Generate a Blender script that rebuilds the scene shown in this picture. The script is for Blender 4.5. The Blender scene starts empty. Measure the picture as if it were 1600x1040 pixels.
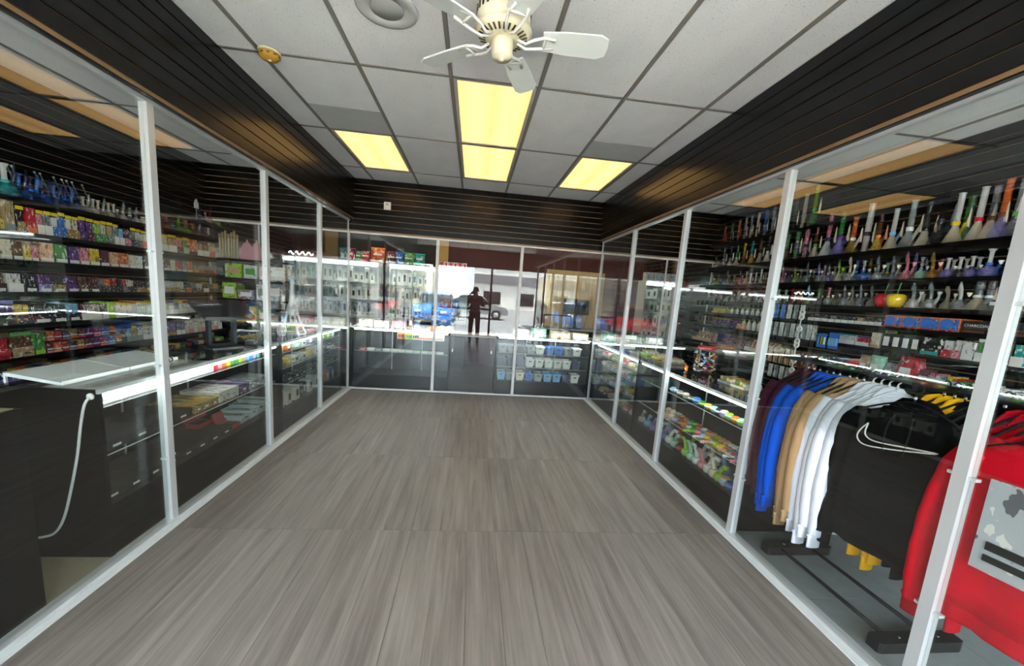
import bpy, math, random
from mathutils import Vector, Matrix
R = math.radians
random.seed(7)
S = bpy.context.scene
COL = S.collection

# ------------------------------------------------------------------ camera
F, CX, CY, CAMH = 625.5, 800.0, 560.0, 1.53          # focal length / principal point in pixels of the 1600x1040 frame
yaw, pit, rol = 0.106, -0.156, 0.073
fw = Vector((math.sin(yaw)*math.cos(pit), math.cos(yaw)*math.cos(pit), math.sin(pit)))
r0 = Vector((math.cos(yaw), -math.sin(yaw), 0)); u0 = r0.cross(fw)
rt = math.cos(rol)*r0 + math.sin(rol)*u0; up = -math.sin(rol)*r0 + math.cos(rol)*u0
cam = bpy.data.cameras.new('camera'); camo = bpy.data.objects.new('camera', cam); COL.objects.link(camo)
cam.sensor_width = 36; cam.lens = F/1600*36; cam.shift_y = (CY-520)/1600; cam.clip_start = 0.02
camo.matrix_world = Matrix(((rt.x, up.x, -fw.x, 0), (rt.y, up.y, -fw.y, 0), (rt.z, up.z, -fw.z, CAMH), (0, 0, 0, 1)))
S.camera = camo
def ray(px, py): return (px-CX)/F*rt - (py-CY)/F*up + fw
def onx(px, py, x): d = ray(px, py); d = d*(x/d.x); return Vector((d.x, d.y, d.z+CAMH))
def ony(px, py, y): d = ray(px, py); d = d*(y/d.y); return Vector((d.x, d.y, d.z+CAMH))
def onz(px, py, z): d = ray(px, py); d = d*((z-CAMH)/d.z); return Vector((d.x, d.y, z))
def yat(px, x, z):                                    # depth y of the point (x, ., z) seen in column px
    n = F*rt - (px-CX)*fw
    return -(n.x*x + n.z*(z-CAMH))/n.y
def xat(px, y, z):
    n = F*rt - (px-CX)*fw
    return -(n.y*y + n.z*(z-CAMH))/n.x

# ------------------------------------------------------------------ world, sun, portal, exposure
W = bpy.data.worlds.new('sky'); S.world = W; W.use_nodes = True
bg = W.node_tree.nodes['Background']; bg.inputs[0].default_value = (0.80, 0.89, 1.0, 1); bg.inputs[1].default_value = 4.6
sun = bpy.data.lights.new('sun', 'SUN'); sun.energy = 34.0; sun.angle = R(2); sun.color = (1, .95, .86)
suno = bpy.data.objects.new('sun', sun); COL.objects.link(suno); suno.location = (0, 0, 12); suno.rotation_euler = (R(-8), R(42), 0)
por = bpy.data.lights.new('window_portal', 'AREA'); por.shape = 'RECTANGLE'; por.size = 7.2; por.size_y = 2.45
por.cycles.is_portal = True
poro = bpy.data.objects.new('window_portal', por); COL.objects.link(poro); poro.location = (0, -1.78, 1.24); poro.rotation_euler = (R(90), 0, 0)
vs = S.view_settings; vs.view_transform = 'Standard'; vs.look = 'None'; vs.gamma = 1; vs.use_curve_mapping = False; vs.exposure = 2.0
S.cycles.max_bounces = 10; S.cycles.diffuse_bounces = 5; S.cycles.glossy_bounces = 5; S.cycles.transparent_max_bounces = 48
S.cycles.sample_clamp_indirect = 6; S.cycles.caustics_reflective = False; S.cycles.caustics_refractive = False

# ------------------------------------------------------------------ colours and materials
def hx(h):
    h = h.lstrip('#'); o = []
    for i in (0, 2, 4):
        c = int(h[i:i+2], 16)/255
        o.append(c/12.92 if c <= .04045 else ((c+.055)/1.055)**2.4)
    return (*o, 1)
PAL = {'W': ('white', 'e9e6df'), 'K': ('black', '15151a'), 'R': ('red', 'c2202a'), 'M': ('maroon', '5e1a26'), 'O': ('orange', 'e0702c'),
       'Y': ('yellow', 'e6c21e'), 'G': ('green', '3f8f3c'), 'L': ('lime green', '9bd030'), 'B': ('blue', '2a6fc4'), 'N': ('navy', '1b2858'),
       'U': ('purple', '5a2a78'), 'P': ('pink', 'e58a98'), 'T': ('tan', 'b99a70'), 'C': ('cream', 'e3d6b8'), 'E': ('grey', '85898a'),
       'S': ('sky blue', '7db6dc'), 'A': ('teal', '1f9c98'), 'H': ('peach', 'e8b08a'), 'Z': ('gold', 'a8842e'), 'V': ('violet', '8c86c8'),
       'D': ('dark grey', '34363a'), 'F': ('brown', '6b3f24'), 'I': ('mint', 'a6dcc0'), 'J': ('clear', 'a9b0ad'), 'Q': ('magenta', 'c61e6e')}
def cn(c): return PAL[c][0]
def cc(c): return hx(PAL[c][1])
MATS = {}
def nt(name):
    m = bpy.data.materials.new(name); m.use_nodes = True; t = m.node_tree
    return m, t, t.nodes, t.links, t.nodes['Principled BSDF']
def pm(name, col, rough=.5, metal=0, spec=.5, var=.08, scale=30, bump=0, alpha=1, coat=0):
    """plain procedural material: colour with fine noise variation"""
    if name in MATS: return MATS[name]
    m, t, N, L, b = nt(name)
    tc = N.new('ShaderNodeTexCoord'); nz = N.new('ShaderNodeTexNoise'); nz.inputs['Scale'].default_value = scale; nz.inputs['Detail'].default_value = 4
    L.new(tc.outputs['Object'], nz.inputs['Vector'])
    mx = N.new('ShaderNodeMix'); mx.data_type = 'RGBA'
    c = hx(col) if isinstance(col, str) else col
    mx.inputs['A'].default_value = tuple(min(1, v*(1-var)) for v in c[:3])+(1,); mx.inputs['B'].default_value = tuple(min(1, v*(1+var)) for v in c[:3])+(1,)
    L.new(nz.outputs['Fac'], mx.inputs['Factor']); L.new(mx.outputs['Result'], b.inputs['Base Color'])
    b.inputs['Roughness'].default_value = rough; b.inputs['Metallic'].default_value = metal
    b.inputs['Specular IOR Level'].default_value = spec; b.inputs['Alpha'].default_value = alpha
    b.inputs['Coat Weight'].default_value = coat
    if bump:
        bp = N.new('ShaderNodeBump'); bp.inputs['Strength'].default_value = bump; bp.inputs['Distance'].default_value = .002
        L.new(nz.outputs['Fac'], bp.inputs['Height']); L.new(bp.outputs['Normal'], b.inputs['Normal'])
    MATS[name] = m; return m
def objmat(name, rough=.5, alpha=1, printed=False, metal=0, spec=.5, coat=0):
    """colour from the object's own colour; printed adds artwork blotches"""
    if name in MATS: return MATS[name]
    m, t, N, L, b = nt(name)
    oi = N.new('ShaderNodeObjectInfo'); tc = N.new('ShaderNodeTexCoord')
    b.inputs['Roughness'].default_value = rough; b.inputs['Alpha'].default_value = alpha; b.inputs['Metallic'].default_value = metal
    b.inputs['Specular IOR Level'].default_value = spec; b.inputs['Coat Weight'].default_value = coat
    nz = N.new('ShaderNodeTexNoise'); nz.noise_dimensions = '4D'; nz.inputs['Scale'].default_value = 4.2 if printed else 8; nz.inputs['Detail'].default_value = 2
    L.new(tc.outputs['Generated'], nz.inputs['Vector'])
    mu = N.new('ShaderNodeMath'); mu.operation = 'MULTIPLY'; mu.inputs[1].default_value = 57; L.new(oi.outputs['Random'], mu.inputs[0]); L.new(mu.outputs[0], nz.inputs['W'])
    rp = N.new('ShaderNodeValToRGB'); L.new(nz.outputs['Fac'], rp.inputs['Fac'])
    mx = N.new('ShaderNodeMix'); mx.data_type = 'RGBA'; mx.blend_type = 'MIX'
    L.new(oi.outputs['Color'], mx.inputs['A'])
    if printed:
        rp.color_ramp.interpolation = 'CONSTANT'; e = rp.color_ramp.elements
        e[0].position = 0; e[0].color = (.03, .02, .03, 1); e[1].position = .40; e[1].color = (.5, .5, .5, 1)
        k = e.new(.60); k.color = (.85, .82, .74, 1)
        # factor: outside .40-.60 show artwork
        r2 = N.new('ShaderNodeValToRGB'); r2.color_ramp.interpolation = 'CONSTANT'; f = r2.color_ramp.elements
        f[0].position = 0; f[0].color = (.75,)*3+(1,); f[1].position = .40; f[1].color = (0, 0, 0, 1); q = f.new(.60); q.color = (.8,)*3+(1,)
        L.new(nz.outputs['Fac'], r2.inputs['Fac']); L.new(r2.outputs['Color'], mx.inputs['Factor']); L.new(rp.outputs['Color'], mx.inputs['B'])
    else:
        rp.color_ramp.elements[0].color = (0, 0, 0, 1); rp.color_ramp.elements[1].color = (.5,)*3+(1,)
        hs = N.new('ShaderNodeHueSaturation'); hs.inputs['Value'].default_value = 1.6; L.new(oi.outputs['Color'], hs.inputs['Color']); L.new(rp.outputs['Color'], mx.inputs['Factor']); L.new(hs.outputs[0], mx.inputs['B'])
    L.new(mx.outputs['Result'], b.inputs['Base Color'])
    MATS[name] = m; return m
def emis(name, col, st, streak=False):
    if name in MATS: return MATS[name]
    m, t, N, L, b = nt(name); N.remove(b)
    e = N.new('ShaderNodeEmission'); e.inputs['Color'].default_value = hx(col) if isinstance(col, str) else col; e.inputs['Strength'].default_value = st
    if streak:                                         # two fluorescent tubes behind the lens
        tc = N.new('ShaderNodeTexCoord'); sp = N.new('ShaderNodeSeparateXYZ'); L.new(tc.outputs['Generated'], sp.inputs[0])
        w = N.new('ShaderNodeMath'); w.operation = 'MULTIPLY'; w.inputs[1].default_value = math.pi*2; L.new(sp.outputs['X'], w.inputs[0])
        s = N.new('ShaderNodeMath'); s.operation = 'SINE'; w2 = N.new('ShaderNodeMath'); w2.operation = 'ABSOLUTE'
        L.new(w.outputs[0], s.inputs[0]); L.new(s.outputs[0], w2.inputs[0])
        nz = N.new('ShaderNodeTexNoise'); nz.inputs['Scale'].default_value = 5; L.new(tc.outputs['Generated'], nz.inputs['Vector'])
        a = N.new('ShaderNodeMath'); a.operation = 'MULTIPLY_ADD'; a.inputs[1].default_value = st*.28; a.inputs[2].default_value = st*.75; L.new(w2.outputs[0], a.inputs[0])
        a2 = N.new('ShaderNodeMath'); a2.operation = 'MULTIPLY_ADD'; a2.inputs[1].default_value = st*.16; L.new(nz.outputs['Fac'], a2.inputs[0]); L.new(a.outputs[0], a2.inputs[2])
        L.new(a2.outputs[0], e.inputs['Strength'])
    L.new(e.outputs[0], N['Material Output'].inputs['Surface'])
    MATS[name] = m; return m
def glass(name, ior, tint=(.965, .985, .975, 1)):
    if name in MATS: return MATS[name]
    m, t, N, L, b = nt(name); N.remove(b)
    g = N.new('ShaderNodeNewGeometry'); mf = N.new('ShaderNodeMix'); mf.data_type = 'FLOAT'
    L.new(g.outputs['Backfacing'], mf.inputs['Factor']); mf.inputs['A'].default_value = ior; mf.inputs['B'].default_value = 1/ior
    fr = N.new('ShaderNodeFresnel'); L.new(mf.outputs['Result'], fr.inputs['IOR'])
    tr = N.new('ShaderNodeBsdfTransparent'); tr.inputs[0].default_value = tint
    gl = N.new('ShaderNodeBsdfGlossy'); gl.inputs['Roughness'].default_value = 0
    nz = N.new('ShaderNodeTexNoise'); nz.inputs['Scale'].default_value = 3; tc = N.new('ShaderNodeTexCoord'); L.new(tc.outputs['Object'], nz.inputs['Vector'])
    mu = N.new('ShaderNodeMath'); mu.operation = 'MULTIPLY_ADD'; mu.inputs[1].default_value = .012; mu.inputs[2].default_value = 0; L.new(nz.outputs['Fac'], mu.inputs[0])
    ad = N.new('ShaderNodeMath'); ad.operation = 'ADD'; L.new(fr.outputs[0], ad.inputs[0]); L.new(mu.outputs[0], ad.inputs[1])
    mx = N.new('ShaderNodeMixShader'); L.new(ad.outputs[0], mx.inputs[0]); L.new(tr.outputs[0], mx.inputs[1]); L.new(gl.outputs[0], mx.inputs[2])
    L.new(mx.outputs[0], N['Material Output'].inputs['Surface'])
    MATS[name] = m; return m
def woodfloor():
    m, t, N, L, b = nt('grey_laminate')
    oi = N.new('ShaderNodeObjectInfo'); tc = N.new('ShaderNodeTexCoord')
    mp = N.new('ShaderNodeMapping'); mp.inputs['Scale'].default_value = (2.4, .9, 1); L.new(tc.outputs['Object'], mp.inputs['Vector'])
    mu = N.new('ShaderNodeMath'); mu.operation = 'MULTIPLY'; mu.inputs[1].default_value = 91; L.new(oi.outputs['Random'], mu.inputs[0])
    n1 = N.new('ShaderNodeTexNoise'); n1.noise_dimensions = '4D'; n1.inputs['Scale'].default_value = 1.5; n1.inputs['Detail'].default_value = 7; n1.inputs['Roughness'].default_value = .62; n1.inputs['Distortion'].default_value = .5
    L.new(mp.outputs[0], n1.inputs['Vector']); L.new(mu.outputs[0], n1.inputs['W'])
    mp2 = N.new('ShaderNodeMapping'); mp2.inputs['Scale'].default_value = (22, 2.2, 1); L.new(tc.outputs['Object'], mp2.inputs['Vector'])
    n2 = N.new('ShaderNodeTexNoise'); n2.noise_dimensions = '4D'; n2.inputs['Scale'].default_value = 1; n2.inputs['Detail'].default_value = 3
    L.new(mp2.outputs[0], n2.inputs['Vector']); L.new(mu.outputs[0], n2.inputs['W'])
    # knots
    mp3 = N.new('ShaderNodeMapping'); mp3.inputs['Scale'].default_value = (1.3, 1.6, 1); L.new(tc.outputs['Object'], mp3.inputs['Vector'])
    vo = N.new('ShaderNodeTexVoronoi'); vo.voronoi_dimensions = '4D'; vo.inputs['Scale'].default_value = 1; L.new(mp3.outputs[0], vo.inputs['Vector']); L.new(mu.outputs[0], vo.inputs['W'])
    kr = N.new('ShaderNodeMapRange'); kr.inputs['From Min'].default_value = .02; kr.inputs['From Max'].default_value = .16; kr.inputs['To Min'].default_value = .25; kr.inputs['To Max'].default_value = 0
    L.new(vo.outputs['Distance'], kr.inputs['Value'])
    s1 = N.new('ShaderNodeMath'); s1.operation = 'MULTIPLY_ADD'; s1.inputs[1].default_value = .3; L.new(n2.outputs['Fac'], s1.inputs[0]); L.new(n1.outputs['Fac'], s1.inputs[2])
    s2 = N.new('ShaderNodeMath'); s2.operation = 'SUBTRACT'; L.new(s1.outputs[0], s2.inputs[0]); L.new(kr.outputs[0], s2.inputs[1])
    rp = N.new('ShaderNodeValToRGB'); e = rp.color_ramp.elements
    e[0].position = .36; e[0].color = hx('574f49'); e[1].position = .92; e[1].color = hx('9a9189'); k = e.new(.64); k.color = hx('7e766f')
    L.new(s2.outputs[0], rp.inputs['Fac']); 
    hsv = N.new('ShaderNodeHueSaturation'); v = N.new('ShaderNodeMath'); v.operation = 'MULTIPLY_ADD'; v.inputs[1].default_value = .16; v.inputs[2].default_value = .92
    L.new(oi.outputs['Random'], v.inputs[0]); L.new(v.outputs[0], hsv.inputs['Value']); L.new(rp.outputs['Color'], hsv.inputs['Color']); L.new(hsv.outputs[0], b.inputs['Base Color'])
    b.inputs['Roughness'].default_value = .42
    bp = N.new('ShaderNodeBump'); bp.inputs['Strength'].default_value = .06; bp.inputs['Distance'].default_value = .002; L.new(s1.outputs[0], bp.inputs['Height']); L.new(bp.outputs[0], b.inputs['Normal'])
    MATS['laminate'] = m; return m
def tilemat():
    m, t, N, L, b = nt('acoustic_tile')
    tc = N.new('ShaderNodeTexCoord'); n = N.new('ShaderNodeTexNoise'); n.inputs['Scale'].default_value = 95; n.inputs['Detail'].default_value = 2
    mp = N.new('ShaderNodeMapping'); mp.inputs['Scale'].default_value = (.8, 1.6, .02); L.new(tc.outputs['Object'], mp.inputs['Vector']); L.new(mp.outputs[0], n.inputs['Vector'])
    rp = N.new('ShaderNodeValToRGB'); e = rp.color_ramp.elements; e[0].position = .28; e[0].color = hx('8f8d88'); e[1].position = .37; e[1].color = hx('e3e4e1')
    L.new(n.outputs['Fac'], rp.inputs['Fac'])
    n2 = N.new('ShaderNodeTexNoise'); n2.inputs['Scale'].default_value = 2.2; L.new(tc.outputs['Object'], n2.inputs['Vector'])
    mx = N.new('ShaderNodeMix'); mx.data_type = 'RGBA'; mx.blend_type = 'MULTIPLY'; mx.inputs['Factor'].default_value = .25
    L.new(rp.outputs['Color'], mx.inputs['A']); L.new(n2.outputs['Color'], mx.inputs['B']); 
    hs = N.new('ShaderNodeHueSaturation'); hs.inputs['Saturation'].default_value = .25; hs.inputs['Value'].default_value = 1.12; L.new(mx.outputs['Result'], hs.inputs['Color']); L.new(hs.outputs[0], b.inputs['Base Color'])
    b.inputs['Roughness'].default_value = .95; b.inputs['Specular IOR Level'].default_value = .1
    MATS['tile'] = m; return m
LAM = woodfloor(); TILE = tilemat()
BLK = pm('black_slat_board', (.0024, .0024, .0026, 1), .25, spec=.3, var=.2, scale=60)
GROOVE = pm('tan_slat_groove', '9a7a55', .7, var=.12)
ALU = pm('brushed_aluminium', 'd6dada', .35, metal=.35, var=.06, scale=80)
WMET = pm('white_metal', 'dfe3e2', .35, var=.04)
BMET = pm('black_metal', '17181a', .35, metal=.2, var=.15)
BLAM = pm('black_laminate', (.0018, .0018, .002, 1), .38, spec=.1, var=.25, scale=9)
DARK = pm('dark_backing', '0c0c0d', .6)
GLS = glass('side_glass', 1.62); GLF = glass('far_glass', 1.52); GLC = glass('case_glass', 1.38)
LED = emis('led_tube', (.93, .97, 1, 1), 7)
TROF = emis('troffer_lens', (1.0, .58, .215, 1), .50, True)
PRINT = objmat('printed_card', .45, printed=True); PLAIN = objmat('plain_card', .5); GLOSS = objmat('glossy_colour', .12, coat=.4)
CGL = objmat('tinted_glass', .06, alpha=.42, spec=.9); FABRIC = objmat('sweat_fabric', .95, spec=.1)
SILV = pm('silver', 'c9c9c6', .22, metal=1); CREAM = pm('cream_plastic', 'e2dabb', .4); LABEL = pm('white_label', 'f0eee6', .6, var=.05)

# ------------------------------------------------------------------ mesh helpers
class MB:
    def __init__(s): s.v = []; s.f = []
    def box(s, x0, x1, y0, y1, z0, z1):
        n = len(s.v); s.v += [(x, y, z) for z in (z0, z1) for y in (y0, y1) for x in (x0, x1)]
        s.f += [tuple(n+i for i in q) for q in ((0, 2, 3, 1), (4, 5, 7, 6), (0, 1, 5, 4), (2, 6, 7, 3), (0, 4, 6, 2), (1, 3, 7, 5))]; return s
    def tube(s, pts, rad, n=8, flat=1.0, cap=True):
        pts = [Vector(p) for p in pts]; rad = rad if isinstance(rad, (list, tuple)) else [rad]*len(pts); base = len(s.v); ref = None
        for i, p in enumerate(pts):
            d = (pts[min(i+1, len(pts)-1)]-pts[max(i-1, 0)]).normalized()
            a = Vector((0, 0, 1)) if abs(d.z) < .9 else Vector((0, 1, 0))
            if ref is None: ref = d.cross(a).normalized()
            ref = (ref - d*ref.dot(d)).normalized(); b = d.cross(ref)
            for k in range(n):
                t = 2*math.pi*k/n; s.v.append(tuple(p + rad[i]*(math.cos(t)*ref + math.sin(t)*flat*b)))
        for i in range(len(pts)-1):
            for k in range(n):
                a = base+i*n+k; b_ = base+i*n+(k+1) % n; s.f.append((a, b_, b_+n, a+n))
        if cap:
            s.f.append(tuple(base+k for k in reversed(range(n)))); e = base+(len(pts)-1)*n; s.f.append(tuple(e+k for k in range(n)))
        return s
    def lathe(s, prof, n=14, c=(0, 0, 0), cap=True):
        base = len(s.v)
        for r, z in prof:
            for k in range(n):
                t = 2*math.pi*k/n; s.v.append((c[0]+r*math.cos(t), c[1]+r*math.sin(t), c[2]+z))
        for i in range(len(prof)-1):
            for k in range(n):
                a = base+i*n+k; b = base+i*n+(k+1) % n; s.f.append((a, b, b+n, a+n))
        if cap:
            s.f.append(tuple(base+k for k in reversed(range(n)))); e = base+(len(prof)-1)*n; s.f.append(tuple(e+k for k in range(n)))
        return s
    def prism(s, poly, z0, z1):                          # polygon in xy extruded in z
        n = len(s.v); k = len(poly); s.v += [(x, y, z0) for x, y in poly]+[(x, y, z1) for x, y in poly]
        s.f += [tuple(n+i for i in reversed(range(k))), tuple(n+k+i for i in range(k))]
        s.f += [(n+i, n+(i+1) % k, n+k+(i+1) % k, n+k+i) for i in range(k)]; return s
    def xf(s, M):
        s.v = [tuple(M @ Vector(p)) for p in s.v]; return s
    def mesh(s, name, mat, smooth=False):
        m = bpy.data.meshes.new(name); m.from_pydata(s.v, [], s.f); m.materials.append(mat)
        if smooth: m.shade_smooth()
        m.update(); return m
CUBE = {}
def cube(mat):
    if mat.name not in CUBE: CUBE[mat.name] = MB().box(-.5, .5, -.5, .5, 0, 1).mesh('box_'+mat.name, mat)
    return CUBE[mat.name]
def tag(o, label=None, cat=None, group=None, kind=None):
    if label: o['label'] = label
    if cat: o['category'] = cat
    if group: o['group'] = group
    if kind: o['kind'] = kind
    return o
def ob(name, me, parent=None, loc=(0, 0, 0), rot=(0, 0, 0), sc=(1, 1, 1), col=None):
    o = bpy.data.objects.new(name, me); COL.objects.link(o); o.parent = parent
    o.location = loc; o.rotation_euler = rot; o.scale = sc
    if col: o.color = cc(col) if isinstance(col, str) else col
    return o
def bx(name, mat, b, parent=None, col=None):             # box by bounds, in the parent's space
    x0, x1, y0, y1, z0, z1 = b
    return ob(name, cube(mat), parent, ((x0+x1)/2, (y0+y1)/2, z0), (0, 0, 0), (x1-x0, y1-y0, z1-z0), col)
def thing(name, label, cat, loc=(0, 0, 0), rz=0, group=None, sc=(1, 1, 1)):
    o = bpy.data.objects.new(name, None); COL.objects.link(o); o.empty_display_size = .05
    o.location = loc; o.rotation_euler = (0, 0, rz); o.scale = sc
    return tag(o, label, cat, group)
def struct(name, label, cat, mat=None, b=None):
    o = ob(name, MB().box(*b).mesh(name, mat)) if b else thing(name, label, cat)
    return tag(o, label, cat, kind='structure')

# ------------------------------------------------------------------ the setting
XL, XR, YF, YS, YB, ZC = -3.65, 3.67, 6.0, -1.9, 8.6, 2.966      # outer walls, far glass, storefront, back wall, ceiling
GL, GR, FL, FR, ZG = -1.775, 1.865, -1.70, 1.81, 2.41            # side glass planes, fascia faces, glass top
floor = struct('floor', 'grey wood look plank floor running down the middle of the shop', 'floor', pm('floor_slab', '5b5754', .8), (XL-.1, XR+.1, YS, YB, -.12, -.012))
pw = .185; npl = 20; x0 = GL+.045; pw = (GR-.045-x0)/npl
for j, (a, b_) in enumerate([(-1.88, -1.16), (-1.16, .03), (.03, 1.215), (1.215, 2.405), (2.405, 3.585), (3.585, 4.765), (4.765, 5.955)]):
    for i in range(npl):
        bx('plank', LAM, (x0+i*pw+.0007, x0+(i+1)*pw-.0007, a+.0014, b_-.0014, -.011, random.uniform(-.0006, .0006)), floor)
TG = pm('grey_stone_tile', '8d9493', .5, var=.22, scale=7); TB = pm('beige_stone_tile', 'b5aa92', .5, var=.16, scale=7); TK = pm('slate_grey_tile', '4a5158', .45, var=.15, scale=6)
for (xa, xb, mt) in ((XL, GL-.035, TB), (GR+.035, XR, TG)):
    nx = 3; w = (xb-xa)/nx
    for i in range(nx):
        y = YS+.04
        while y < YF-.06:
            y2 = min(y+.61, YF-.05); bx('floor_tile', mt, (xa+i*w+.002, xa+(i+1)*w-.002, y+.002, y2-.002, -.011, 0), floor); y = y2
for i in range(12):
    for j in range(4):
        bx('floor_tile', TK, (XL+i*.61+.002, XL+(i+1)*.61-.002, 6.05+j*.61+.002, 6.05+(j+1)*.61-.002, -.011, 0), floor)
# ceiling with tiles, T bars
ceil = struct('ceiling', 'white suspended tile ceiling in a grey metal grid', 'ceiling', pm('ceiling_slab', '9a9a96', .9), (XL-.12, XR+.12, YS-.16, YB+.12, 3.03, 3.16))
gx = [-1.4545+.61*k for k in range(-4, 9)]; gy = [3.016+1.22*k for k in range(-4, 3)]
xs = sorted([v for v in gx if XL < v < XR]+[XL, XR]); ys = sorted([v for v in gy if YS < v < YF]+[YS, YF])
LIGHTS = {(2, 0), (2, 1), (0, 1), (4, 1)}
GP = pm('grey_patch_panel', 'b4b6b3', .8, var=.1, scale=4)
def cell(k, r): return (-1.4545+.61*k, 3.016+1.22*r)
for i in range(len(xs)-1):
    for j in range(len(ys)-1):
        kx = round((xs[i]+1.4545)/.61, 2); ky = round((ys[j]-3.016)/1.22, 2)
        if (kx, ky) in LIGHTS: continue
        a, b_, c, d = xs[i]+.004, xs[i+1]-.004, ys[j]+.004, ys[j+1]-.004
        if (kx, ky) in {(0, 0), (4, 0)}:
            m = d-.50 if kx == 0 else d-.42
            bx('ceiling_panel', TILE, (a, b_, c, m, ZC, ZC+.02), ceil); bx('patch_panel', GP, (a, b_, m+.003, d, ZC-.002, ZC+.018), ceil); continue
        bx('ceiling_panel', TILE, (a, b_, c, d, ZC, ZC+.02), ceil)
TBAR = pm('grid_bar_grey', '7d7970', .5, var=.08)
for x in xs[1:-1]: bx('grid_runner', TBAR, (x-.013, x+.013, YS, YF, ZC-.007, ZC+.006), ceil)
for j, y in enumerate(ys[1:-1]):
    for i in range(len(xs)-1): bx('grid_tee', TBAR, (xs[i]+.014, xs[i+1]-.014, y-.011, y+.011, ZC-.006, ZC+.006), ceil)
# outer walls of slat boards
def slatwall(name, label, b, axis, face, side, z0, z1, run, pitch=.0765):
    w = struct(name, label, 'wall', GROOVE, b); z = z1-.006
    while z-pitch*.5 > z0:
        za = max(z0, z-pitch+.009)
        if axis == 'x': bb = (min(face, face+side*.014), max(face, face+side*.014), run[0], run[1], za, z)
        else: bb = (run[0], run[1], min(face, face+side*.014), max(face, face+side*.014), za, z)
        bx('slat', BLK, bb, w)
        z -= pitch
    return w
slatwall('wall_left', 'black slatted display wall behind the boxed goods', (XL-.12, XL, YS-.16, YB+.12, -.12, 3.03), 'x', XL, 1, 0, ZC, (YS+.02, YB-.02))
slatwall('wall_right', 'black slatted display wall behind the glass water pipes', (XR, XR+.12, YS-.16, YB+.12, -.12, 3.03), 'x', XR, -1, 0, ZC, (YS+.02, YB-.02))
wb = struct('wall_back', 'dark red wall of the back room with a black board', 'wall', pm('dark_red_paint', '4c1a12', .6, var=.2, scale=5), (XL, XR, YB, YB+.12, -.12, 3.03))
bx('black_board', pm('black_paint', '141312', .6, var=.2), (XL+.02, -.8, YB-.02, YB, 0, 3.0), wb); bx('tan_column', pm('tan_paint', 'c8a25c', .7), (-.8, -.56, YB-.06, YB, 0, 3.0), wb)
# fascias over the glass
slatwall('trim_1', 'black slatted fascia above the glass beside the boxed goods', (FL-.04, FL-.014, -.3, YF, ZG, ZC), 'x', FL-.014, 1, ZG, ZC, (-.3, YF-.004))
slatwall('trim_2', 'black slatted fascia above the glass beside the clothes rack', (FR+.014, FR+.04, -.3, YF, ZG, ZC), 'x', FR+.014, -1, ZG, ZC, (-.3, YF-.004))
bx('header', BLK, (GL-.035, FL-.041, -.3, YF, ZG+.001, ZC), bpy.data.objects['trim_1']); bx('header', BLK, (FR+.041, GR+.035, -.3, YF, ZG+.001, ZC), bpy.data.objects['trim_2'])
for n_, a, b_ in (('trim_1', FL-.041, FL-.006), ('trim_2', FR+.006, FR+.041)): bx('bottom_cap', BLK, (a, b_, -.3, YF, ZG-.006, ZG-.0005), bpy.data.objects[n_])
slatwall('wall_far', 'black slatted wall above the cross glass at the end', (XL+.02, XR-.02, YF+.004, YF+.09, 2.255, ZC), 'y', YF+.004, -1, 2.255, ZC, (XL+.02, XR-.02))
# glass partitions
def partition(name, label, xg, posts, zt):
    g = struct(name, label, 'glass wall')
    for i, y in enumerate(posts):
        w = .021 if i < len(posts)-1 else .008
        bx('post', ALU, (xg-w, xg+w, y-w*1.1, y+w*1.1, .028, zt), g)
        if i < len(posts)-1:
            bx('pane', GLS, (xg-.004, xg+.004, y+.024, posts[i+1]-.024, .02, zt), g)
    a, b_ = posts[0], posts[-1]
    s = 1 if xg < 0 else -1
    bx('bottom_track', ALU, (xg-.03, xg+.03, a, b_, 0.001, .028), g)
    bx('floor_strip', WMET, (min(xg+s*.031, xg+s*.062), max(xg+s*.031, xg+s*.062), a, b_, .001, .010), g)
    bx('top_track', ALU, (xg-.022, xg+.022, a, b_, zt, zt+.02), g)
    for y in posts[1:-1]:
        for z in (.42, .98, 1.62): bx('glass_clip', ALU, (xg-.012, xg+.012, y-.045, y+.045, z, z+.012), g)
    return g
partition('window_1', 'frameless glass wall with thin metal posts beside the boxed goods', GL, [-.02+.04, 1.26, 2.475, 3.69, 4.905, 5.96], ZG-.02)
partition('window_2', 'frameless glass wall with thin metal posts beside the clothes rack', GR, [.03, 1.245, 2.395, 3.58, 4.765, 5.96], ZG-.02)
g = struct('window_3', 'glass cross wall with white rail closing off the back room', 'glass wall')
px_ = [XL+.03, -2.97, GL, -.545, .675, 1.895, 2.9, XR-.03]
for i, x in enumerate(px_):
    w = .02 if i in (3, 4) else .009
    bx('post', WMET, (x-w, x+w, YF-w, YF+w, .022, 2.235), g)
    if i < len(px_)-1: bx('pane', GLF, (x+w+.003, px_[i+1]-.023, YF-.004, YF+.004, .02, 2.235), g)
bx('bottom_track', WMET, (XL+.02, XR-.02, YF-.02, YF+.02, .001, .022), g); bx('top_rail', WMET, (XL+.02, XR-.02, YF-.022, YF+.03, 2.235, 2.255), g)

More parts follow.
